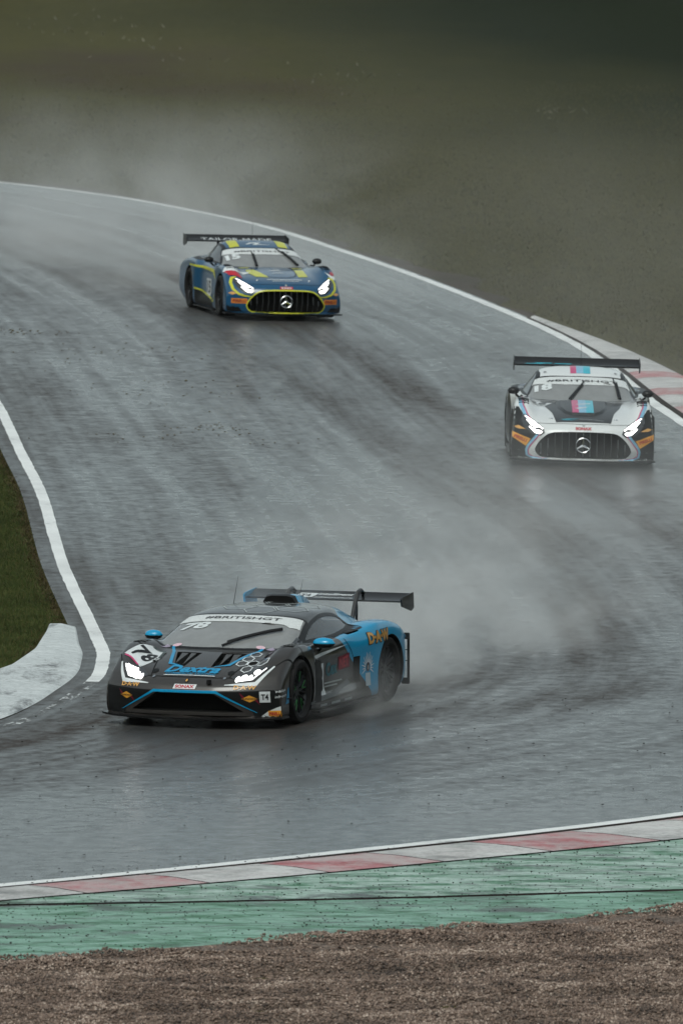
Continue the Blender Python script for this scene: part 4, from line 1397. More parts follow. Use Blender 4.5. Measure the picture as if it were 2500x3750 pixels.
# antennas
for (x, y, h) in ((-.55, -.50, .30), (-1.15, .02, .26)):
    bm = bmesh.new()
    zr = BV78.ray_cast(Vector((x, y, 3)), Vector((0, 0, -1)))[0].z
    tube_bm(bm, [(x, y, zr - .01), (x - .04, y + .04, zr + h)], [.0035, .0015], 5)
    bm_obj("aerial", bm, M_BLACK, car78)
place_car(car78, -0.87, 108.45, 20.5, 0, .975)
# ------------------------------------------------------------------ the two long-bonnet coupes: shared bodywork
Y2 = [0, .30, .60, .80, .93, .985, 1.0, .99, .95, .6, 0]
Y2d = [0, .30, .60, .80, .89, .93, .93, .98, .95, .6, 0]
Y2r = [0, .30, .60, .82, .96, 1.02, 1.03, 1.01, .96, .6, 0]
SPEC_AM = [
    (2.28, .34, [.125, .125, .125, .125, .125, .125, .12, .12, .115, .11, .11], Y2),
    (2.31, .34, [.26, .26, .26, .26, .25, .24, .20, .15, .11, .105, .105], Y2),
    (2.31, .34, [.40, .40, .40, .40, .38, .35, .25, .16, .11, .10, .10], Y2),
    (2.27, .34, [.51, .51, .505, .49, .47, .42, .28, .16, .11, .10, .10], Y2),
    (2.19, .33, [.575, .575, .565, .57, .55, .48, .30, .16, .11, .10, .10], Y2),
    (2.03, .29, [.635, .635, .625, .66, .64, .55, .33, .17, .11, .10, .10], Y2),
    (1.75, .18, [.695, .695, .690, .775, .75, .63, .36, .17, .11, .10, .10], Y2),
    (1.38, .06, [.755, .75, .745, .865, .845, .70, .38, .18, .11, .10, .10], Y2),
    (1.05, .0, [.795, .785, .78, .875, .855, .70, .38, .18, .11, .10, .10], Y2),
    (.75, 0, [.815, .805, .80, .855, .83, .68, .38, .18, .10, .10, .10], Y2),
    (.45, 0, [.825, .815, .81, .84, .80, .66, .38, .17, .10, .10, .10], Y2d),
    (.05, 0, [.835, .83, .83, .84, .79, .64, .38, .17, .10, .10, .10], Y2d),
    (-.50, 0, [.86, .86, .86, .86, .82, .66, .38, .17, .10, .10, .10], Y2d),
    (-.95, 0, [.88, .88, .88, .89, .87, .70, .40, .18, .10, .10, .10], Y2r),
    (-1.35, 0, [.89, .89, .89, .905, .88, .73, .42, .18, .10, .10, .10], Y2r),
    (-1.80, 0, [.87, .87, .87, .87, .85, .71, .43, .20, .12, .12, .12], Y2r),
    (-2.20, 0, [.84, .84, .83, .82, .79, .66, .44, .28, .22, .20, .20], Y2r),
    (-2.36, 0, [.79, .79, .78, .76, .73, .62, .46, .34, .30, .28, .28], [0, .3, .58, .76, .88, .94, .95, .94, .9, .58, 0]),
    (-2.40, 0, [.70, .70, .69, .67, .65, .56, .47, .38, .36, .35, .35], [0, .28, .54, .72, .84, .9, .91, .9, .86, .55, 0]),
]
CAB_AM = [
    (.66, .30, .785, .69, .775, .79, .765),
    (.54, .30, .83, .69, .815, .80, .795),
    (.32, .30, .92, .685, .89, .815, .815),
    (.06, .28, 1.02, .665, .98, .83, .825),
    (-.18, .24, 1.095, .64, 1.05, .84, .83),
    (-.42, .15, 1.165, .62, 1.105, .845, .835),
    (-.78, .05, 1.225, .59, 1.155, .835, .85),
    (-1.10, 0, 1.215, .56, 1.14, .80, .87),
    (-1.50, 0, 1.13, .51, 1.06, .74, .87),
    (-1.90, 0, .99, .46, .93, .66, .84),
    (-2.20, 0, .84, .42, .81, .58, .76),
]
meA = solid("body", *ring_mesh(loft(body_rows(SPEC_AM), 7, 9)))
VcA, FcA = open_shell(loft(cabin_rows(CAB_AM), 8, 12))
mcA = bpy.data.meshes.new("cabin"); mcA.from_pydata(VcA.tolist(), [], FcA)
BVA = flat_bvh([meA, mcA])
GRL = [(-.40, .485), (-.20, .495), (0, .497), (.20, .495), (.40, .485), (.50, .455), (.60, .37), (.665, .27), (.67, .21), (.62, .145), (.52, .12), (0, .115), (-.52, .12), (-.62, .145), (-.67, .21), (-.665, .27), (-.60, .37), (-.50, .455)]
GRS = catmull(GRL + [GRL[0]], 3)[:-1].tolist()
CUTA = []
for s in (-1, 1):
    CUTA.append(cyl_cut(1.34, .35, .39, s * .64, s * 1.3)); CUTA.append(cyl_cut(-1.33, .355, .395, s * .64, s * 1.3))
gb = bmesh.new(); prism_bm(gb, GRS, 'x', 2.06, 2.6); CUTA.append(gb)
mbA = boolean_cut(meA.copy(), CUTA, M_BLACK, M_WELL)
WSA = [(-.79, -.34), (-.62, -.46), (-.30, -.575), (0, -.60), (.30, -.575), (.62, -.46), (.79, -.34), (.655, .275), (.60, .315), (.3, .255), (0, .235), (-.3, .255), (-.60, .315), (-.655, .275)]
SWA = [(-.16, .855), (.05, .95), (.33, 1.075), (.62, 1.135), (.95, 1.135), (1.25, 1.08), (1.46, .97), (1.40, .905), (.6, .875)]

WSA = catmull(WSA + [WSA[0]], 2)[:-1].tolist(); SWA = catmull(SWA + [SWA[0]], 3)[:-1].tolist()
def coupe(num, paint, roofpaint, trim, label):
    car = empty("race_car")
    tag(car, label, "race car", "race cars on the wet track")
    mb = mbA.copy(); mb.materials[0] = paint
    finish("body", mb, None, car, True, 38)
    mc = mcA.copy()
    open_window(mc, WSA, 'top'); open_window(mc, SWA, 'left'); open_window(mc, mirror_poly(SWA), 'right')
    finish("cabin", mc, roofpaint, car, True, 60)
    decal("windscreen", [WSA], 'top', BVA, M_GLASS, car, -.002, .05)
    decal("windscreen_frame", ribbon(WSA, .03, True), 'top', BVA, M_BLACK, car, .003, .04)
    for pl, P in (('left', SWA), ('right', mirror_poly(SWA))):
        decal("side_window", [P], pl, BVA, M_GLASS_D, car, -.002, .05)
        decal("window_frame", ribbon(P, .03, True), pl, BVA, M_BLACK, car, .003, .03)
    cabin_inside(car, -.45, .36, .86, 1.20, .56, (.22, -.35, -.95, -1.5))
    steering_wheel(car, -.02, .36, .90)
    bm = bmesh.new(); box_bm(bm, -.02, .34, -.56, .56, .80, .855, .02)
    bm_obj("dashboard", bm, M_BLACK, car)
    # grille: surround, vertical slats, star badge
    g = empty("grille"); g.parent = car
    fb = flat_bvh([meA])
    decal("grille_rim", ribbon(GRS, trim[1], True), 'front', fb, trim[0], g, .006, .04)
    for k in range(-6, 7):
        y = k * .098
        if abs(y) < .02: ztop, zbot = .46, .14
        zt = .47 - max(0, abs(y) - .38) * .75; zb = .14 + max(0, abs(y) - .5) * .3
        xx = 2.235 - .34 * abs(y) ** 2.6
        bm = bmesh.new()
        tube_bm(bm, [(xx - .09, y, zb), (xx - .03, y, (zt + zb) / 2), (xx - .05, y, zt)], .008, 6)
        bm_obj("slat", bm, M_CHROME_D, g)
    st = bmesh.new()
    tube_bm(st, [(2.265, (.100 * math.cos(a)), .305 + .100 * math.sin(a)) for a in [2 * PI * k / 32 for k in range(33)]], .008, 6, cap=False)
    for a in (PI / 2, PI / 2 + 2 * PI / 3, PI / 2 + 4 * PI / 3):
        c = Vector((2.262, 0, .305)); t = Vector((0, math.cos(a), math.sin(a))); n_ = Vector((0, -math.sin(a), math.cos(a))); f_ = Vector((.016, 0, 0))
        vs = [st.verts.new(p) for p in (c + n_ * .020, c + n_ * .005 + t * .098, c - n_ * .005 + t * .098, c - n_ * .020, c + f_, c + t * .098 + f_ * .3)]
        for q in ((0, 1, 5, 4), (4, 5, 2, 3)): st.faces.new([vs[i] for i in q])
    bm_obj("star_badge", st, M_CHROME, g, True, 20)
    # headlights
    for s in (-1, 1):
        hl = empty("headlight"); hl.parent = car
        HL = [(s * u, v) for u, v in ((.535, .465), (.595, .422), (.72, .445), (.81, .52), (.865, .62), (.85, .695), (.80, .69), (.66, .60), (.56, .53))]
        decal("lamp_lens", [HL], 'front', BVA, M_LENS, hl, .005, .03)
        decal("running_light", ribbon([(s * u, v) for u, v in ((.565, .512), (.69, .592), (.815, .668))], [.016, .020, .012]), 'front', BVA, M_LAMPSTRIP if num == 15 else M_LAMP, hl, .010, .03)
        decal("lamp", [[(s * u, v) for u, v in ((.62, .532), (.67, .525), (.73, .555), (.80, .625), (.77, .622), (.69, .575))], [(s * u, v) for u, v in ((.57, .475), (.60, .447), (.67, .455), (.76, .535), (.74, .54), (.66, .502), (.60, .495))]], 'front', BVA, M_LAMP, hl, .010, .03)
    bm_obj("splitter", splitter_bm(2.38, .30, 1.02, .075, .022, 1.8), M_CARBON, car)
    wb = wing_plank(1.80, .30, .030, -2.38, 1.145, .085)
    wg = bm_obj("wing", wb, M_CARBON, car, True, 50)
    for s in (-1, 1):
        bm = bmesh.new()
        prism_bm(bm, [(-2.20, 1.20), (-2.55, 1.255), (-2.57, 1.08), (-2.50, 1.04), (-2.24, 1.09)], 'y', s * .90, s * .912)
        bm_obj("wing_endplate", bm, M_CARBON, wg)
        bm = bmesh.new()
        tube_bm(bm, [(-2.36, s * .33, 1.15), (-2.30, s * .33, 1.02), (-2.16, s * .33, .80)], .022, 6, flat=.4)
        bm_obj("wing_support", bm, M_CARBON, wg)
        mirror_part(car, s, .10, s * .95, .91, M_BLACK, M_BLACK, (.16, s * .84, .84), .66)
        bm = bmesh.new(); box_bm(bm, -.90, .88, s * .98 - .04, s * .98 + .05, .07, .095, .006)
        bm_obj("side_skirt", bm, M_CARBON, car)
        bm = bmesh.new()
        prism_bm(bm, [(2.10, s * .88), (1.82, s * 1.03), (1.78, s * .95), (1.98, s * .88)], 'z', .205, .215)
        bm_obj("canard", bm, M_CARBON, car)
        bm = bmesh.new(); box_bm(bm, .885, .905, s * .80, s * .985, .20, .68)
        bmesh.ops.recalc_face_normals(bm, faces=bm.faces)
        bm_obj("wheel_louvre", bm, M_BLACK, car)
        wheel(car, 1.34, s * .86, s, .35, .31, 0, None)
        wheel(car, -1.33, s * .87, s, .355, .32, 0, None)
        # fender louvres
        bm = bmesh.new()
        zf = lambda x, y: BVA.ray_cast(Vector((x, y, 3)), Vector((0, 0, -1)))[0].z
        for k in range(5):
            x = 1.50 - k * .075
            tube_bm(bm, [(x, s * .76, zf(x, .76) + .004), (x - .02, s * .84, zf(x - .02, .84) + .006), (x - .04, s * .90, zf(x - .04, .90) + .004)], .012, 5)
        bm_obj("fender_louvre", bm, M_BLACK, car)
        bm = bmesh.new()
        bmesh.ops.create_cone(bm, cap_ends=True, segments=14, radius1=.026, radius2=.022, depth=.014)
        for v in bm.verts: v.co += Vector((1.93, s * .455, zf(1.93, .455) + .006))
        bm_obj("bonnet_pin", bm, M_CHROME, car, True, 30)
    bm = bmesh.new(); tube_bm(bm, [(-1.0, .02, 1.20), (-1.03, .02, 1.55)], [.004, .002], 5)
    bm_obj("aerial", bm, M_BLACK, car)
    bm = bmesh.new(); box_bm(bm, -2.42, -1.8, -.78, .78, .14, .17, .01)
    bm_obj("diffuser", bm, M_CARBON, car)
    return car, wg
M_CHROME_D = simple("slat chrome", (0.20, 0.21, 0.215), 0.3, metal=0.9)

P_15 = car_paint("deep blue paint", (0.001, 0.060, 0.140), None, rough=0.30, film=0.015, grime=0.10)
D_YEL = simple("yellow print", (0.50, 0.50, 0.03), 0.4, coat=0.5)
car15, wing15 = coupe(15, P_15, P_15, (D_YEL, .022), "blue race car with yellow trim number 15, farthest up the track")
place_car(car15, -1.40, 179.35, -11.5, 0, 1.0, .6)

P_18 = car_paint("white paint", (0.66, 0.68, 0.68), (0.018, 0.019, 0.020), (0, 1.0, -0.12, 0.885), rough=0.30, film=0.03)
P_18R = car_paint("white roof paint", (0.68, 0.70, 0.70), None, rough=0.30, film=0.02)
D_W18 = simple("white rim print", (0.62, 0.64, 0.64), 0.35, coat=0.6)
car18, wing18 = coupe(18, P_18, P_18R, (D_W18, .012), "white race car with pink and blue stripes number 18, at the right in spray")
place_car(car18, 3.36, 146.75, -0.1)
# ------------------------------------------------------------------ livery: print on the bodywork
D_LBLUE = simple("pale blue print", (0.20, 0.42, 0.58), 0.35, coat=0.5)
D_CYAN = simple("cyan print", (0.02, 0.40, 0.52), 0.35, coat=0.5)
D_AMBER = simple("amber print", (0.72, 0.33, 0.04), 0.4, coat=0.4)
D_TEAL = simple("teal print", (0.01, 0.12, 0.15), 0.4)
D_DRED = simple("deep red print", (0.16, 0.010, 0.025), 0.4)
D_BANNER = simple("banner white", (0.60, 0.62, 0.62), 0.4, coat=0.4, vary=0.18, scale=70)
D_MATT = simple("matt dark skin", (0.008, 0.0085, 0.009), 0.5, coat=0.0, spec=0.08)
M_SEAM = simple("panel gap", (0.004, 0.004, 0.004), 0.7)

def mir(P): return [(-u, v) for u, v in P]
def both(fn):
    for s in (-1, 1): fn(s)

def sunoco(car, bv, plane, u, v, w, h, s=1):
    decal("emblem", [[(u - w * .62, v + h * .9), (u - w * .2, v), (u - w * .45, v + h * .1)], [(u + w * .62, v - h * .9), (u + w * .2, v), (u + w * .45, v - h * .1)]], plane, bv, D_DRED, car, .004)
    decal("emblem", [[(u - w * .5, v), (u, v - h * .5), (u + w * .5, v), (u, v + h * .5)]], plane, bv, D_AMBER, car, .006)
    lettering("SUNOCO", plane, bv, D_BLACK, car, u, v, w * .9, h * .24, lift=.008, bold=.03)

# ---- car 78
c, bv = car78, BV78
both(lambda s: decal("bumper_skin", [[(s * u, v) for u, v in [(-.97, .125), (-.97, .415), (-.36, .392), (-.71, .20), (-.74, .125)]]], 'front', bv, D_MATT, c, .003, .04))
decal("stripe", ribbon([(-.76, .175), (-.35, .392), (.35, .392), (.76, .175)], [.006, .026, .026, .006]), 'front', bv, D_BLUE, c, .006, .04)
decal("number_plate", [[(-.90, -1.63), (-.63, -1.86), (-.50, -1.60), (-.52, -1.36), (-.69, -1.30)]], 'top', bv, D_WHITE, c, .004)
decal("plate_band", [[(-.535, -1.60), (-.50, -1.60), (-.52, -1.36), (-.69, -1.30), (-.70, -1.335), (-.555, -1.385)]], 'top', bv, simple("plate band", (.05, .065, .065), .4), c, .006)
lettering("78", 'top', bv, D_BLACK, c, -.685, -1.585, .235, .24, rot=math.radians(-16), lift=.007, bold=.035, name="number")
lettering("BRITISH GT", 'top', bv, D_GREY, c, -.575, -1.385, .16, .022, rot=math.radians(-30), lift=.009, bold=.01)
lettering("SILVERSTONE", 'top', bv, D_PINK, c, -.775, -1.735, .28, .025, rot=math.radians(-41), lift=.007, bold=.01) if False else decal("plate_print", ribbon([(-.88, -1.66), (-.67, -1.83)], .018), 'top', bv, D_PINK, c, .007)
both(lambda s: decal("stripe", ribbon([(s * .51, -1.20), (s * .44, -1.36), (s * .335, -1.74), (s * .19, -1.80)], [.03, .034, .04, .012]), 'top', bv, D_BLUE, c, .006, .04))
lettering("Dextra", 'top', bv, D_BLUE, c, .0, -1.875, .60, .17, shear=.25, lift=.007, bold=.04)
lettering("COMMERCIAL LIGHTING", 'top', bv, D_BLUE, c, -.01, -1.985, .56, .036, shear=.2, lift=.007, bold=.005)
decal("stripe", [rect(-.30, .28, -2.025, -2.012)], 'top', bv, D_WHITE, c, .006)
decal("sticker", [rect(-.125, .125, .416, .462, .006)], 'front', bv, D_WHITE, c, .005)
lettering("SONAX", 'front', bv, D_RED, c, 0, .439, .215, .032, lift=.008, bold=.045)
decal("badge", [[(-.022, .515), (.022, .515), (.02, .490), (0, .474), (-.02, .490)]], 'front', bv, D_BLACK, c, .005)
decal("badge", [circle(0, .497, .012, 10)], 'front', bv, D_GOLD, c, .008)
def lamps78(s):
    hl = empty("headlight"); hl.parent = c
    def S(P): return [(s * u, v) for u, v in P]
    decal("lamp_housing", [S([(.475, .53), (.60, .484), (.735, .515), (.835, .645), (.80, .648), (.62, .605)])], 'front', bv, M_LENS, hl, .004, .03)
    decal("lamp_surround", ribbon(S([(.43, .462), (.745, .476), (.865, .645)]), [.006, .042, .016]), 'front', bv, D_WHITE, hl, .005, .03)
    for (u, v, a, b) in ((.545, .515, .022, .028), (.610, .530, .040, .028), (.725, .585, .040, .026), (.675, .540, .022, .020)):
        decal("lamp", [S(circle(u, v, a, 14, b))], 'front', bv, M_LAMP2, hl, .009, .03)
    decal("running_light", ribbon(S([(.56, .497), (.70, .520), (.80, .628)]), [.010, .012, .008]), 'front', bv, M_LAMPSTRIP, hl, .009, .03)
    if s < 0:
        decal("lamp", [S([(.55, .50), (.60, .49), (.69, .52), (.78, .60), (.77, .63), (.70, .60), (.63, .585), (.60, .54)])], 'front', bv, M_LAMP2, hl, .010, .03)
both(lamps78)
def daw(s):
    lettering("D\u00b7A\u00b7W", 'front', bv, D_GOLD, c, s * .645, .440, .225, .042, lift=.008, bold=.04)
    sunoco(c, bv, 'front', s * .695, .325, .16, .075)
both(daw)
decal("sticker", [rect(.79, .89, .285, .40)], 'front', bv, D_WHITE, c, .006)
lettering("T4", 'front', bv, D_BLACK, c, .84, .343, .068, .062, lift=.009, bold=.03)
lettering("intelligent", 'left', bv, D_WHITE, c, -1.885, .400, .14, .034, rot=.10, lift=.008, bold=.01)
lettering("infrastructure", 'left', bv, D_WHITE, c, -1.875, .350, .16, .030, rot=.10, lift=.008, bold=.01)
decal("sticker", [[(.79, .128), (.86, .185), (.94, .225), (.98, .24), (.985, .128)]], 'front', bv, D_WHITE, c, .004)
decal("sticker", [rect(.865, .985, .132, .195)], 'front', bv, D_AMBER, c, .007)
lettering("PIRELLI", 'front', bv, D_RED, c, .925, .163, .105, .034, lift=.010, bold=.03)
decal("stripe", [[(-1.80, .25), (-1.745, .40), (-1.715, .43), (-1.70, .26)]], 'left', bv, D_BLUE, c, .005)
# hexagons on the bonnet and roof
def hexa(u, v, r, rv, w, flat=False):
    a0 = 0 if flat else PI / 6
    return ribbon([(u + r * math.cos(a0 + k * PI / 3), v + rv * math.sin(a0 + k * PI / 3)) for k in range(6)], w, True)
for (x, y) in ((1.37, .50), (1.53, .475), (1.67, .455), (1.655, .575), (1.71, .715), (1.82, .565)):
    decal("hexagon", hexa(y, -x, .062, .082, .013), 'top', bv, D_WHITE, c, .006, .04)
hx = []
D_ROOFHEX = simple("roof hexagon print", (.32, .345, .345), .4)
for i in range(-2, 3):
    for j in range(-1, 3):
        u = i * .30 + .08; v = -.16 + j * .36 + (.18 if i % 2 else 0)
        if abs(u) < .45 and -.25 < v < .6:
            o_ = decal("hexagon", hexa(u, v, .185, .185, .014, True), 'top', bv, D_ROOFHEX, c, .004, .05)
# seams
both(lambda s: decal("panel_gap", ribbon([(s * .44, -2.03), (s * .52, -1.62), (s * .66, -1.50), (s * .80, -1.42), (s * .90, -1.32), (s * .985, -1.22)], .010), 'top', bv, M_SEAM, c, .003, .04))
decal("panel_gap", ribbon([(-.985, -1.52), (-.86, -1.80), (-.62, -2.00), (-.30, -2.045), (0, -2.055), (.30, -2.045), (.62, -2.00), (.86, -1.80), (.985, -1.52)], .009), 'top', bv, M_SEAM, c, .003, .04)
for pl in ('left', 'right'):
    sg = -1 if pl == 'left' else 1
    decal("panel_gap", ribbon([(sg * .70, .17), (sg * .66, .60), (sg * .62, .76)], .009), pl, bv, M_SEAM, c, .003, .04)
    decal("panel_gap", ribbon([(sg * -.42, .17), (sg * -.46, .45), (sg * -.34, .64), (sg * -.20, .78)], .009), pl, bv, M_SEAM, c, .003, .04)
both(lambda s: decal("bonnet_sensor", [circle(s * .43, -1.925, .038, 14, .045)], 'top', bv, D_MATT, c, .005))
both(lambda s: decal("bonnet_pin", [circle(s * .40, -2.045, .016, 10, .022)], 'top', bv, M_CHROME, c, .008))
both(lambda s: decal("sticker", [circle(s * .475, -1.175, .052, 14, .035)], 'top', bv, simple("pale pink", (.60, .42, .48), .4), c, .005))
both(lambda s: decal("sticker", [[(s * .54, -1.20), (s * .66, -1.20), (s * .60, -1.13)]], 'top', bv, simple("lilac", (.30, .26, .34), .4), c, .005))
both(lambda s: decal("bonnet_slot", [[(s * .52, -1.72), (s * .62, -1.64), (s * .60, -1.56), (s * .53, -1.60)]], 'top', bv, M_WELL, c, .004))
both(lambda s: decal("fender_vent", [rect(s * .84 - .07, s * .84 + .07, -1.36 + k * .07, -1.325 + k * .07) for k in range(3)], 'top', bv, M_WELL, c, .004))
bm = bmesh.new(); box_bm(bm, 2.13, 2.17, .24, .285, .47, .52, .005)
bm_obj("tow_strap", bm, M_BLACK, c)
# windscreen banner and number
decal("banner", [[(-.655, -.365), (-.3, -.405), (0, -.415), (.3, -.405), (.655, -.365), (.70, -.60), (.60, -.635), (.52, -.595), (.3, -.615), (0, -.625), (-.3, -.615), (-.60, -.585), (-.69, -.57)]], 'top', bv, D_BANNER, c, .004)
lettering("#BRITISHGT", 'top', bv, D_BLACK, c, .02, -.515, .86, .085, lift=.007, bold=.012, warp=lambda x, y: (x, y + .12 * x * x))
lettering("78", 'top', bv, D_WHITE, c, -.44, -.715, .30, .17, shear=.25, lift=.006, bold=.045, name="number")
zt = lambda x, y: bv.ray_cast(Vector((x, y, 3)), Vector((0, 0, -1)))[0].z
wiper(c, [(1.24, .06, zt(1.24, .06) + .02), (1.02, .27, zt(1.02, .27) + .04), (.93, .36, zt(.93, .36) + .03)], [(x, y, zt(x, y) + .03) for x, y in ((1.18, .10), (1.06, .22), (.95, .34), (.84, .46), (.75, .56))])
# flank
D_DOOR = simple("dusty door skin", (0.035, 0.036, 0.038), 0.45, coat=0.3, vary=0.3, scale=6)
decal("stripe", [[(-.92, .62), (-.55, .655), (.28, .715), (-.55, .690), (-.92, .665)]], 'left', bv, D_WHITE, c, .004)
decal("number_plate", [rect(-.80, -.50, .24, .575)], 'left', bv, D_WHITE, c, .004)
lettering("78", 'left', bv, D_BLACK, c, -.66, .41, .26, .27, lift=.007, bold=.04, name="number")
bm = bmesh.new(); box_bm(bm, .70, .92, .93, .99, .17, .64, .012)
bm_obj("vent_panel", bm, M_BLACK, c)
lettering("Cex", 'left', bv, D_TEAL, c, -.26, .50, .34, .15, rot=.06, lift=.006, bold=.04)
decal("sticker", [[(-.05, .455), (.29, .47), (.29, .625), (-.05, .60)]], 'left', bv, D_DRED, c, .005)
lettering("NET", 'left', bv, D_RED, c, .12, .535, .26, .11, rot=.06, lift=.008, bold=.03)
decal("print_line", [rect(-.48, .05, .345, .362), rect(-.48, -.10, .31, .325)], 'left', bv, D_GREY, c, .005)
decal("stripe", [[(-1.02, .20), (-.30, .25), (.22, .345), (.28, .30), (-.25, .20), (-1.02, .17)]], 'left', bv, simple("faded grey print", (.10, .11, .115), .45), c, .004)
for pl, sg in (('left', 1), ('right', -1)):
    lettering("D\u00b7A\u00b7W", pl, bv, D_BLACK, c, sg * .98, .742, .56, .140, rot=sg * .03, lift=.004, bold=.10)
    lettering("D\u00b7A\u00b7W", pl, bv, D_GOLD, c, sg * .98, .744, .53, .122, rot=sg * .03, lift=.007, bold=.06)
rays = []
for k in range(15):
    a = PI * (-.12 + 1.24 * k / 14)
    r0, r1 = .055, .155 - .02 * (k % 2)
    for q in ribbon([(.70 + r0 * math.cos(a), .43 + r0 * math.sin(a)), (.70 + r1 * math.cos(a) * .85, .43 + r1 * math.sin(a) * 1.1)], [.014, .006]): rays.append(q)
decal("ray_emblem", rays, 'left', bv, D_WHITE, c, .005)
decal("emblem", [[(.64, .23), (.76, .23), (.75, .37), (.65, .37)]], 'left', bv, simple("pale blue white", (.35, .42, .46), .4), c, .005)
decal("emblem", [circle(.70, .435, .034, 12, .05)], 'left', bv, simple("brown hood", (.06, .03, .025), .5), c, .006)
decal("emblem", [circle(.70, .43, .018, 10, .028)], 'left', bv, D_GREY, c, .008)
for (a, b) in ((-.72, -.52), (-.38, -.12), (.02, .24)):
    decal("sill_print", [rect(a, b, .128, .152)], 'left', bv, D_GREY, c, .006)
# wing print
bw = BVW78
decal("sticker", [[(-.40, 2.06), (-.17, 2.06), (-.13, 2.20), (-.34, 2.20)]], 'top', bw, D_WHITE, wing78, .004)
lettering("T4", 'top', bw, D_BLACK, wing78, -.26, 2.13, .12, .08, lift=.007, bold=.03)
lettering("intelligent", 'top', bw, D_WHITE, wing78, .08, 2.17, .40, .085, shear=.2, lift=.005, bold=.02)
lettering("infrastructure", 'top', bw, D_WHITE, wing78, .09, 2.07, .44, .06, shear=.2, lift=.005, bold=.01)

# ---- pieces shared by both coupes
def coupe_print(c, bv, wing, num, n_mat):
    bw = flat_bvh([wing.data])
    decal("banner", [[(-.645, .275), (-.3, .235), (0, .215), (.3, .235), (.645, .275), (.70, -.02), (.62, .015), (.50, .0), (.25, -.055), (0, -.075), (-.25, -.06), (-.50, -.0), (-.69, .09)]], 'top', bv, D_BANNER, c, .004)
    lettering("#BRITISHGT", 'top', bv, D_BLACK, c, .02, .065, 1.0, .085, lift=.007, bold=.015, warp=lambda x, y: (x, y + .16 * x * x))
    lettering(str(num), 'top', bv, D_WHITE, c, -.53, -.10, .25, .20, lift=.006, bold=.05, name="number", warp=lambda x, y: (x, y - .0))
    z_ = lambda x, y: bv.ray_cast(Vector((x, y, 3)), Vector((0, 0, -1)))[0].z
    for pts in ([(.56, -.17), (.28, -.06), (.0, .05)] if num == 18 else [(.56, -.21), (.26, -.20), (-.02, -.19)], [(.44, .53), (.15, .50 if num == 18 else .42), (-.20, .46 if num == 18 else .26)]):
        wiper(c, [(x, y, z_(x, y) + .03) for x, y in pts], [(pts[0][0] * .7 + pts[1][0] * .3 + d, pts[0][1] * .7 + pts[1][1] * .3 + .03, 0) for d in (0,)] and [(x - .02, y + .022, z_(x - .02, y + .022) + .022) for x, y in (pts[0], pts[1], ((pts[1][0] + pts[2][0]) / 2, (pts[1][1] + pts[2][1]) / 2))])
    decal("panel_gap", ribbon([(-.88, -1.80), (-.70, -2.02), (-.40, -2.13), (0, -2.16), (.40, -2.13), (.70, -2.02), (.88, -1.80)], .009), 'top', bv, M_SEAM, c, .003, .04)
    both(lambda s: decal("panel_gap", ribbon([(s * .88, -1.80), (s * .80, -1.40), (s * .72, -.80), (s * .70, -.52)], .008), 'top', bv, M_SEAM, c, .003, .04))
    both(lambda s: decal("cowl_slot", [rect(s * .46 - .13, s * .46 + .13, -.72, -.67)], 'top', bv, M_WELL, c, .004))
    both(lambda s: decal("corner_intake", [[(s * .74, .125), (s * .96, .13), (s * .95, .19), (s * .80, .20)]], 'front', bv, M_WELL, c, .004))
    decal("badge", [circle(0, .575, .017, 12)], 'front', bv, D_GREY, c, .006)
    return bw

# car 18
c, bv = car18, BVA
bw = coupe_print(c, bv, wing18, 18, D_WHITE)
BZ = [(-.90, .78), (-.85, .712), (-.765, .651), (-.71, .60), (-.60, .475), (-.648, .42), (-.72, .33), (-.785, .256), (-.785, .14), (-.70, .105), (-.985, .105), (-.99, .50), (-.96, .78)]
both(lambda s: decal("corner_skin", [[(-s * u, v) for u, v in BZ]], 'front', bv, D_MATT, c, .003, .04))
for s in (-1, 1):
    S = lambda P: [(s * u, v) for u, v in P]
    decal("stripe", ribbon(S([(.625, .455), (.70, .36), (.765, .27), (.785, .22), (.775, .15), (.70, .118), (.5, .108)]), [.03, .04, .045, .04, .035, .03, .01]), 'front', bv, D_LBLUE, c, .005, .04)
    decal("stripe", ribbon(S([(.605, .445), (.68, .35), (.745, .265), (.765, .22), (.755, .16), (.69, .130), (.5, .114)]), [.01, .012, .014, .012, .012, .01, .006]), 'front', bv, D_PINK, c, .007, .04)
    decal("stripe", ribbon(S([(.875, -.95), (.88, -1.25), (.87, -1.55), (.81, -1.82), (.74, -2.0)]), [.05, .05, .045, .04, .02]), 'top', bv, D_LBLUE, c, .005, .04)
    decal("stripe", ribbon(S([(.845, -.95), (.85, -1.25), (.84, -1.55), (.78, -1.82), (.71, -2.0)]), [.015] * 5), 'top', bv, D_PINK, c, .007, .04)
    PQ = S([(.985, .46), (.73, .375), (.795, .27), (.985, .385)])
    decal("sticker", [PQ], 'front', bv, D_AMBER, c, .006, .04)
    lettering("PIRELLI", 'front', bv, D_RED, c, s * .87, .375, .18, .045, rot=s * .33, lift=.009, bold=.03)
    decal("emblem", [S([(.80, .50), (.90, .545), (.975, .525), (.90, .50)])], 'front', bv, D_GOLD, c, .006)
decal("bonnet_skin", [[(-.57, -.76), (-.52, -1.25), (-.44, -1.60), (-.385, -2.09), (.385, -2.09), (.44, -1.6), (.52, -1.25), (.57, -.76)]], 'top', bv, D_MATT18 if 'D_MATT18' in globals() else simple("grey black skin", (.022, .024, .026), .38, coat=.3), c, .003)
U_ = [(-.37, -.80), (-.35, -1.35), (-.27, -1.65), (-.17, -1.77), (.17, -1.77), (.27, -1.65), (.35, -1.35), (.37, -.80)]
bm = bmesh.new()          # raised bonnet scoop
top_ = [((u * .88, -v * .985)) for u, v in U_]
zq = lambda x, y: bv.ray_cast(Vector((x, y, 3)), Vector((0, 0, -1)))[0].z
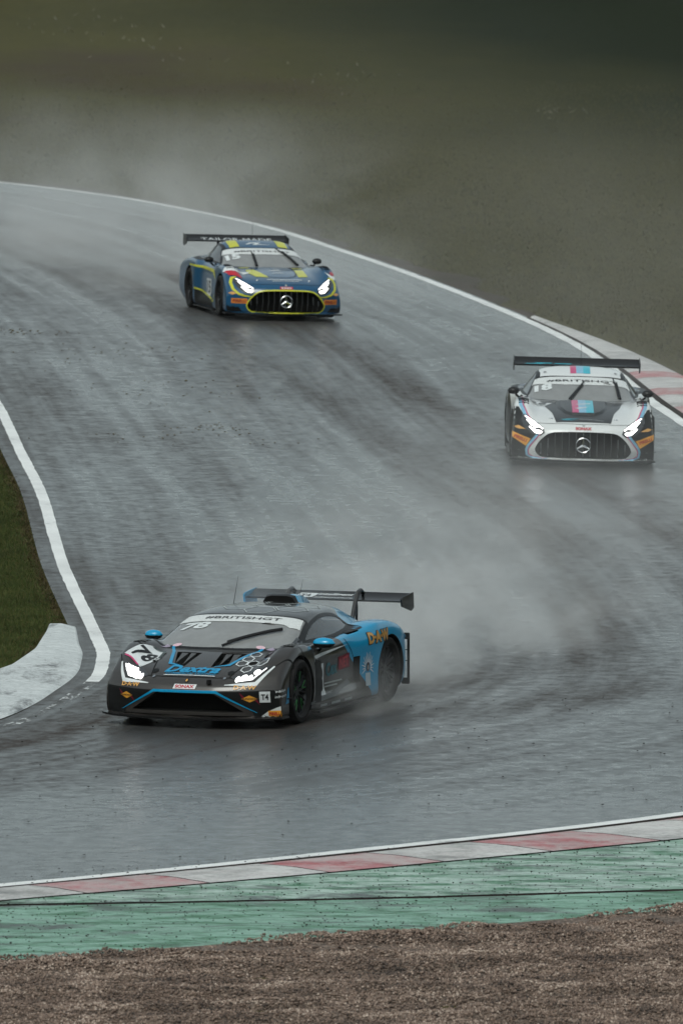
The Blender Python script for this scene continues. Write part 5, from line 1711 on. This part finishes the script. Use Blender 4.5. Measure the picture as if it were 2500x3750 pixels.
lo_ = [bm.verts.new((-v, u, zq(-v, u) + .002)) for u, v in U_]
hi_ = [bm.verts.new((x, y, zq(x, y) + .030)) for y, x in top_]
for i in range(7): bm.faces.new((lo_[i], lo_[i + 1], hi_[i + 1], hi_[i]))
cen = [bm.verts.new((x, y, zq(x, y) + .034)) for x, y in ((.80, 0), (1.3, 0), (1.6, 0))]
bm.faces.new((hi_[0], hi_[1], cen[1], cen[0])); bm.faces.new((hi_[1], hi_[2], cen[2], cen[1])); bm.faces.new((hi_[2], hi_[3], cen[2]))
bm.faces.new((hi_[3], hi_[4], cen[2])); bm.faces.new((hi_[4], hi_[5], cen[2])); bm.faces.new((hi_[5], hi_[6], cen[1], cen[2])); bm.faces.new((hi_[6], hi_[7], cen[0], cen[1]))
bmesh.ops.recalc_face_normals(bm, faces=bm.faces)
sc18 = bm_obj("bonnet_scoop", bm, simple("grey black skin", (.022, .024, .026), .38, coat=.3), c, True, 25)
sbv = flat_bvh([sc18.data])
for (a, b, m_) in ((-.15, -.06, D_PINK), (-.06, .045, D_LBLUE), (.045, .15, D_CYAN)):
    decal("stripe", [rect(a, b, -1.735, -.82)], 'top', sbv, m_, c, .004, .05)
    decal("stripe", [rect(a * .95, b * .95, .36, .88)], 'top', bv, m_, c, .004, .05)
decal("print_mark", [[(-.10, -1.20), (.12, -1.10), (.10, -1.17), (-.06, -1.24)], [(-.11, -1.48), (.10, -1.38), (.03, -1.46), (-.06, -1.54)]], 'top', sbv, D_WHITE, c, .007)
decal("print_mark", [rect(-.31, -.18, -2.0, -1.985, .02), rect(-.25, -.08, -1.975, -1.96, .02), rect(-.28, -.12, -2.025, -2.012, .02)], 'top', bv, D_CYAN, c, .006)
decal("print_line", ribbon([(-.06, -1.975), (.06, -1.98), (.28, -2.02)], [.012, .008, .006]), 'top', bv, D_WHITE, c, .006)
lettering("SONAX", 'front', bv, D_RED, c, 0, .535, .225, .038, lift=.006, bold=.05)
decal("number_plate", [[(-.75, -.86), (-.42, -.92), (-.52, -1.16), (-.70, -1.10)]], 'top', bv, D_WHITE, c, .006)
lettering("18", 'top', bv, D_BLACK, c, -.60, -1.0, .20, .16, rot=-.2, lift=.009, bold=.04, name="number")
decal("pillar_skin", [], 'top', bv, D_BLACK, c) if False else None
decal("print_mark", [rect(-.74, -.46, 2.32, 2.345, .02), rect(-.60, -.36, 2.355, 2.38, .02), rect(-.32, -.08, 2.34, 2.37, .02)], 'top', bw, D_CYAN, wing18, .004)
decal("print_line", [rect(-.16, .28, 2.30, 2.31), rect(.33, .72, 2.30, 2.31)], 'top', bw, D_GREY, wing18, .004)
both(lambda s: decal("roof_sensor", [circle(s * .50, .47, .022, 10)], 'top', bv, M_BLACK, c, .01))

# car 15
c = car15
bw = coupe_print(c, bv, wing15, 15, D_WHITE)
decal("stripe", [rect(-.55, -.38, -.80, -.66)], 'top', bv, D_YEL, c, .006)
decal("stripe", [rect(.38, .55, -.80, -.66)], 'top', bv, D_YEL, c, .006)
decal("stripe", [[(-.49, -1.05), (-.35, -1.0), (-.22, -1.76), (-.43, -1.70), (-.52, -1.35)]], 'top', bv, D_YEL, c, .005)
decal("stripe", [[(.36, -.98), (.52, -.98), (.48, -1.66), (.31, -1.72)]], 'top', bv, D_YEL, c, .005)
both(lambda s: decal("stripe", [rect(s * .425 - .085, s * .425 + .085, .32, .80)], 'top', bv, D_YEL, c, .005))
decal("print_mark", ribbon([(-.20, .42), (-.12, .50), (.02, .50), (-.06, .40), (.20, .40)], [.03, .05, .06, .05, .01]), 'top', bv, D_WHITE, c, .005)
for s in (-1, 1):
    S = lambda P: [(s * u, v) for u, v in P]
    decal("stripe", ribbon(S([(.80, .70), (.875, .675), (.905, .60), (.885, .50), (.80, .42), (.70, .392), (.58, .385)]), [.01, .035, .045, .042, .034, .026, .008]), 'front', bv, D_YEL, c, .006, .03)
    decal("sticker", [rect(s * .79 - .125, s * .79 + .125, .262, .345)], 'front', bv, D_ORANGE, c, .006, .04)
    lettering("PIRELLI", 'front', bv, D_DRED, c, s * .79, .303, .20, .045, lift=.009, bold=.03)
    decal("emblem", [S([(.83, .43), (.90, .455), (.96, .43), (.90, .405)])], 'front', bv, D_GOLD, c, .007)
    decal("canard_panel", [S([(.80, .12), (.985, .12), (.985, .23)])], 'front', bv, D_MATT, c, .004)
decal("print_mark", [[(-.965, -1.45), (-.87, -1.35), (-.70, -1.28), (-.50, -1.30), (-.40, -1.10), (-.52, -1.45), (-.70, -1.60), (-.93, -1.62)]], 'top', bv, D_WHITE, c, .005)
decal("print_mark", [[(-.955, -1.52), (-.90, -1.70), (-.70, -1.86), (-.72, -1.66), (-.85, -1.58)], [(.955, -1.50), (.88, -1.56), (.86, -1.68), (.93, -1.66)]], 'top', bv, D_RED, c, .007)
decal("print_mark", [[(.96, -1.62), (.88, -1.70), (.78, -1.62), (.86, -1.80), (.93, -1.76)]], 'top', bv, D_WHITE, c, .006)
decal("print_mark", [rect(-.10, .14, -1.20, -1.16, .05), rect(-.02, .10, -1.12, -1.05, .0), rect(-.08, .10, -1.42, -1.37, .03), rect(-.28, .33, -1.93, -1.895), rect(-.20, .27, -2.01, -1.99)], 'top', bv, D_WHITE, c, .005)
U15 = ribbon([(-.36, -.80), (-.34, -1.35), (-.26, -1.66), (-.12, -1.76), (.12, -1.76), (.26, -1.66), (.34, -1.35), (.36, -.80)], .018)
decal("scoop_edge", U15, 'top', bv, M_SEAM, c, .004)
decal("sticker", [rect(-.11, .11, .512, .556, .004)], 'front', bv, D_RED, c, .005)
lettering("SONAX", 'front', bv, D_WHITE, c, 0, .534, .18, .028, lift=.008, bold=.03)
for pl, sg in (('right', 1), ('left', -1)):
    decal("stripe", ribbon([(sg * -1.30, .77), (sg * -.5, .755), (sg * .3, .735), (sg * .82, .70), (sg * .93, .62)], [.02, .045, .05, .05, .02]), pl, bv, D_YEL, c, .005)
    decal("stripe", ribbon([(sg * -.86, .38), (sg * 0, .30), (sg * .72, .225), (sg * .84, .24), (sg * .89, .34)], .028), pl, bv, D_YEL, c, .005)
    decal("flank_panel", [[(sg * -.84, .355), (sg * .0, .275), (sg * .70, .205), (sg * .70, .12), (sg * -.84, .12)]], pl, bv, D_MATT, c, .004)
    decal("number_plate", [rect(min(sg * -.13, sg * .30), max(sg * -.13, sg * .30), .29, .585)], pl, bv, D_WHITE, c, .004)
    lettering("15", pl, bv, D_BLACK, c, sg * .085, .44, .32, .22, lift=.007, bold=.03, name="number")
lettering("TAILOR-MADE", 'top', bw, D_WHITE, wing15, .0, 2.37, 1.25, .12, lift=.005, bold=.0)
decal("print_line", [rect(-.60, .62, 2.265, 2.285)], 'top', bw, D_WHITE, wing15, .004)
# ------------------------------------------------------------------ drivers
M_SUIT = simple("race suit", (0.05, 0.055, 0.07), 0.8)
make_driver(car78, .12, .34, .74, M_SUIT, ("white", (0.5, 0.5, 0.5)), "helmeted driver seated inside the black and blue car 78")
make_driver(car15, -.42, .36, .84, M_SUIT, ("grey", (0.2, 0.2, 0.22)), "helmeted driver seated inside the blue and yellow car 15")
make_driver(car18, -.42, .36, .84, M_SUIT, ("pale", (0.35, 0.35, 0.36)), "helmeted driver seated inside the white car 18")

# ------------------------------------------------------------------ spray and damp air
def spray_mat(name, dens, scale, lo, hi, front=0.0, power=1.0, col=(0.94, 0.95, 0.95), hfall=1.2):
    """wispy water spray: noise times a falloff towards the walls and the top of its box (object space -1..1)"""
    m = bpy.data.materials.new(name)
    m.use_nodes = True
    nt = m.node_tree
    nt.nodes.clear()
    out = N(nt, "ShaderNodeOutputMaterial")
    vol = N(nt, "ShaderNodeVolumePrincipled")
    vol.inputs['Color'].default_value = (*col, 1)
    vol.inputs['Anisotropy'].default_value = 0.0
    tc = N(nt, "ShaderNodeTexCoord")
    sp = N(nt, "ShaderNodeSeparateXYZ"); nt.links.new(tc.outputs['Object'], sp.inputs[0])
    X, Y, Z = sp.outputs
    geo = N(nt, "ShaderNodeNewGeometry")
    n1 = noise(nt, scale, 5, 0.6, mapping(nt, geo.outputs['Position'], (1.0, 0.45, 1.3)), 0.6)
    nn = ramp(nt, n1.outputs[0], [(lo, 0.0), (hi, 1.0)])
    def edge(c_, w_):
        return mth(nt, 'MULTIPLY', mth(nt, 'SUBTRACT', 1.0, mth(nt, 'ABSOLUTE', c_)), w_, clamp=True)
    f = mth(nt, 'MULTIPLY', edge(X, 1.6), edge(Y, 2.5))
    zz = mth(nt, 'MULTIPLY_ADD', Z, -0.5, 0.5, clamp=True)           # 1 at the floor, 0 at the top
    f = mth(nt, 'MULTIPLY', f, mth(nt, 'POWER', zz, hfall))
    # thins out along +Y (away from the wheel that throws it)
    al = mth(nt, 'POWER', mth(nt, 'MULTIPLY_ADD', Y, -0.5, 0.5, clamp=True), power)
    f = mth(nt, 'MULTIPLY', f, mth(nt, 'ADD', al, front))
    d = mth(nt, 'MULTIPLY', mth(nt, 'MULTIPLY', f, nn.outputs[0]), dens)
    nt.links.new(d, vol.inputs['Density'])
    nt.links.new(vol.outputs[0], out.inputs['Volume'])
    return m

def cloud(name, loc, size, yaw, mat, label):
    bm = bmesh.new()
    bmesh.ops.create_cube(bm, size=2.0)
    me = bpy.data.meshes.new(name); bm.to_mesh(me); bm.free()
    me.materials.append(mat)
    o = bpy.data.objects.new(name, me)
    link(o)
    o.location = (loc[0], loc[1], float(Hz(loc[0], loc[1])) + size[2] / 2 - 0.25 + loc[2])
    o.scale = (size[0] / 2, size[1] / 2, size[2] / 2)
    o.rotation_euler = (0, 0, math.radians(yaw))
    return tag(o, label, kind='stuff')

S_A = spray_mat("spray behind car 78", 2.2, 0.85, 0.40, 0.68, 0.010, 2.4)
cloud("spray", (1.70, 116.0, 0), (3.4, 14.5, 2.3), -20, S_A, "white water spray thrown up behind the black and blue car")
S_F = spray_mat("wheel spray", 1.5, 1.6, 0.38, 0.70, 0.15, 0.8)
cloud("spray", (0.30, 108.3, 0), (0.7, 3.4, 0.9), -20.5, S_F, "low thin spray running along the flank of the black and blue car")
S_B = spray_mat("spray ahead of car 18", 0.06, 0.4, 0.34, 0.75, 0.9, 1.0, hfall=1.5)
cloud("spray", (3.2, 134, 0), (8.5, 24, 2.2), -6, S_B, "thin veil of spray hanging over the track in front of the white car")
S_C = spray_mat("spray behind car 15", 0.42, 0.40, 0.36, 0.74, 0.10, 1.2)
cloud("spray", (-4.4, 194.5, 0), (7.5, 26, 3.6), 17, S_C, "spray trailing up the track behind the blue and yellow car")
S_D = spray_mat("drifting spray", 0.0024, 0.10, 0.36, 0.66, 1.0, 1.0, hfall=1.0)
cloud("spray", (-3.0, 226, 0), (34, 60, 7.0), 4, S_D, "grey spray drifting over the far grass bank on the left")
S_E = spray_mat("drifting spray right", 0.015, 0.16, 0.34, 0.70, 1.0, 1.0, hfall=1.0)
cloud("spray", (7.0, 172, 0), (15, 40, 5.0), 0, S_E, "grey spray drifting over the grass behind the white car")

hm = bpy.data.materials.new("damp air")
hm.use_nodes = True
hm.node_tree.nodes.clear()
ho = hm.node_tree.nodes.new("ShaderNodeOutputMaterial")
hv = hm.node_tree.nodes.new("ShaderNodeVolumePrincipled")
hv.inputs['Color'].default_value = (0.80, 0.84, 0.84, 1)
hv.inputs['Density'].default_value = 0.00004
hm.node_tree.links.new(hv.outputs[0], ho.inputs['Volume'])
bm = bmesh.new(); bmesh.ops.create_cube(bm, size=2.0)
me = bpy.data.meshes.new("haze"); bm.to_mesh(me); bm.free(); me.materials.append(hm)
hz = bpy.data.objects.new("haze", me); link(hz)
ztop = 90.0
hz.location = (0, 740, ztop / 2 - 5); hz.scale = (930, 880, ztop / 2 + 5)
tag(hz, "faint damp air over the whole circuit", kind='stuff')
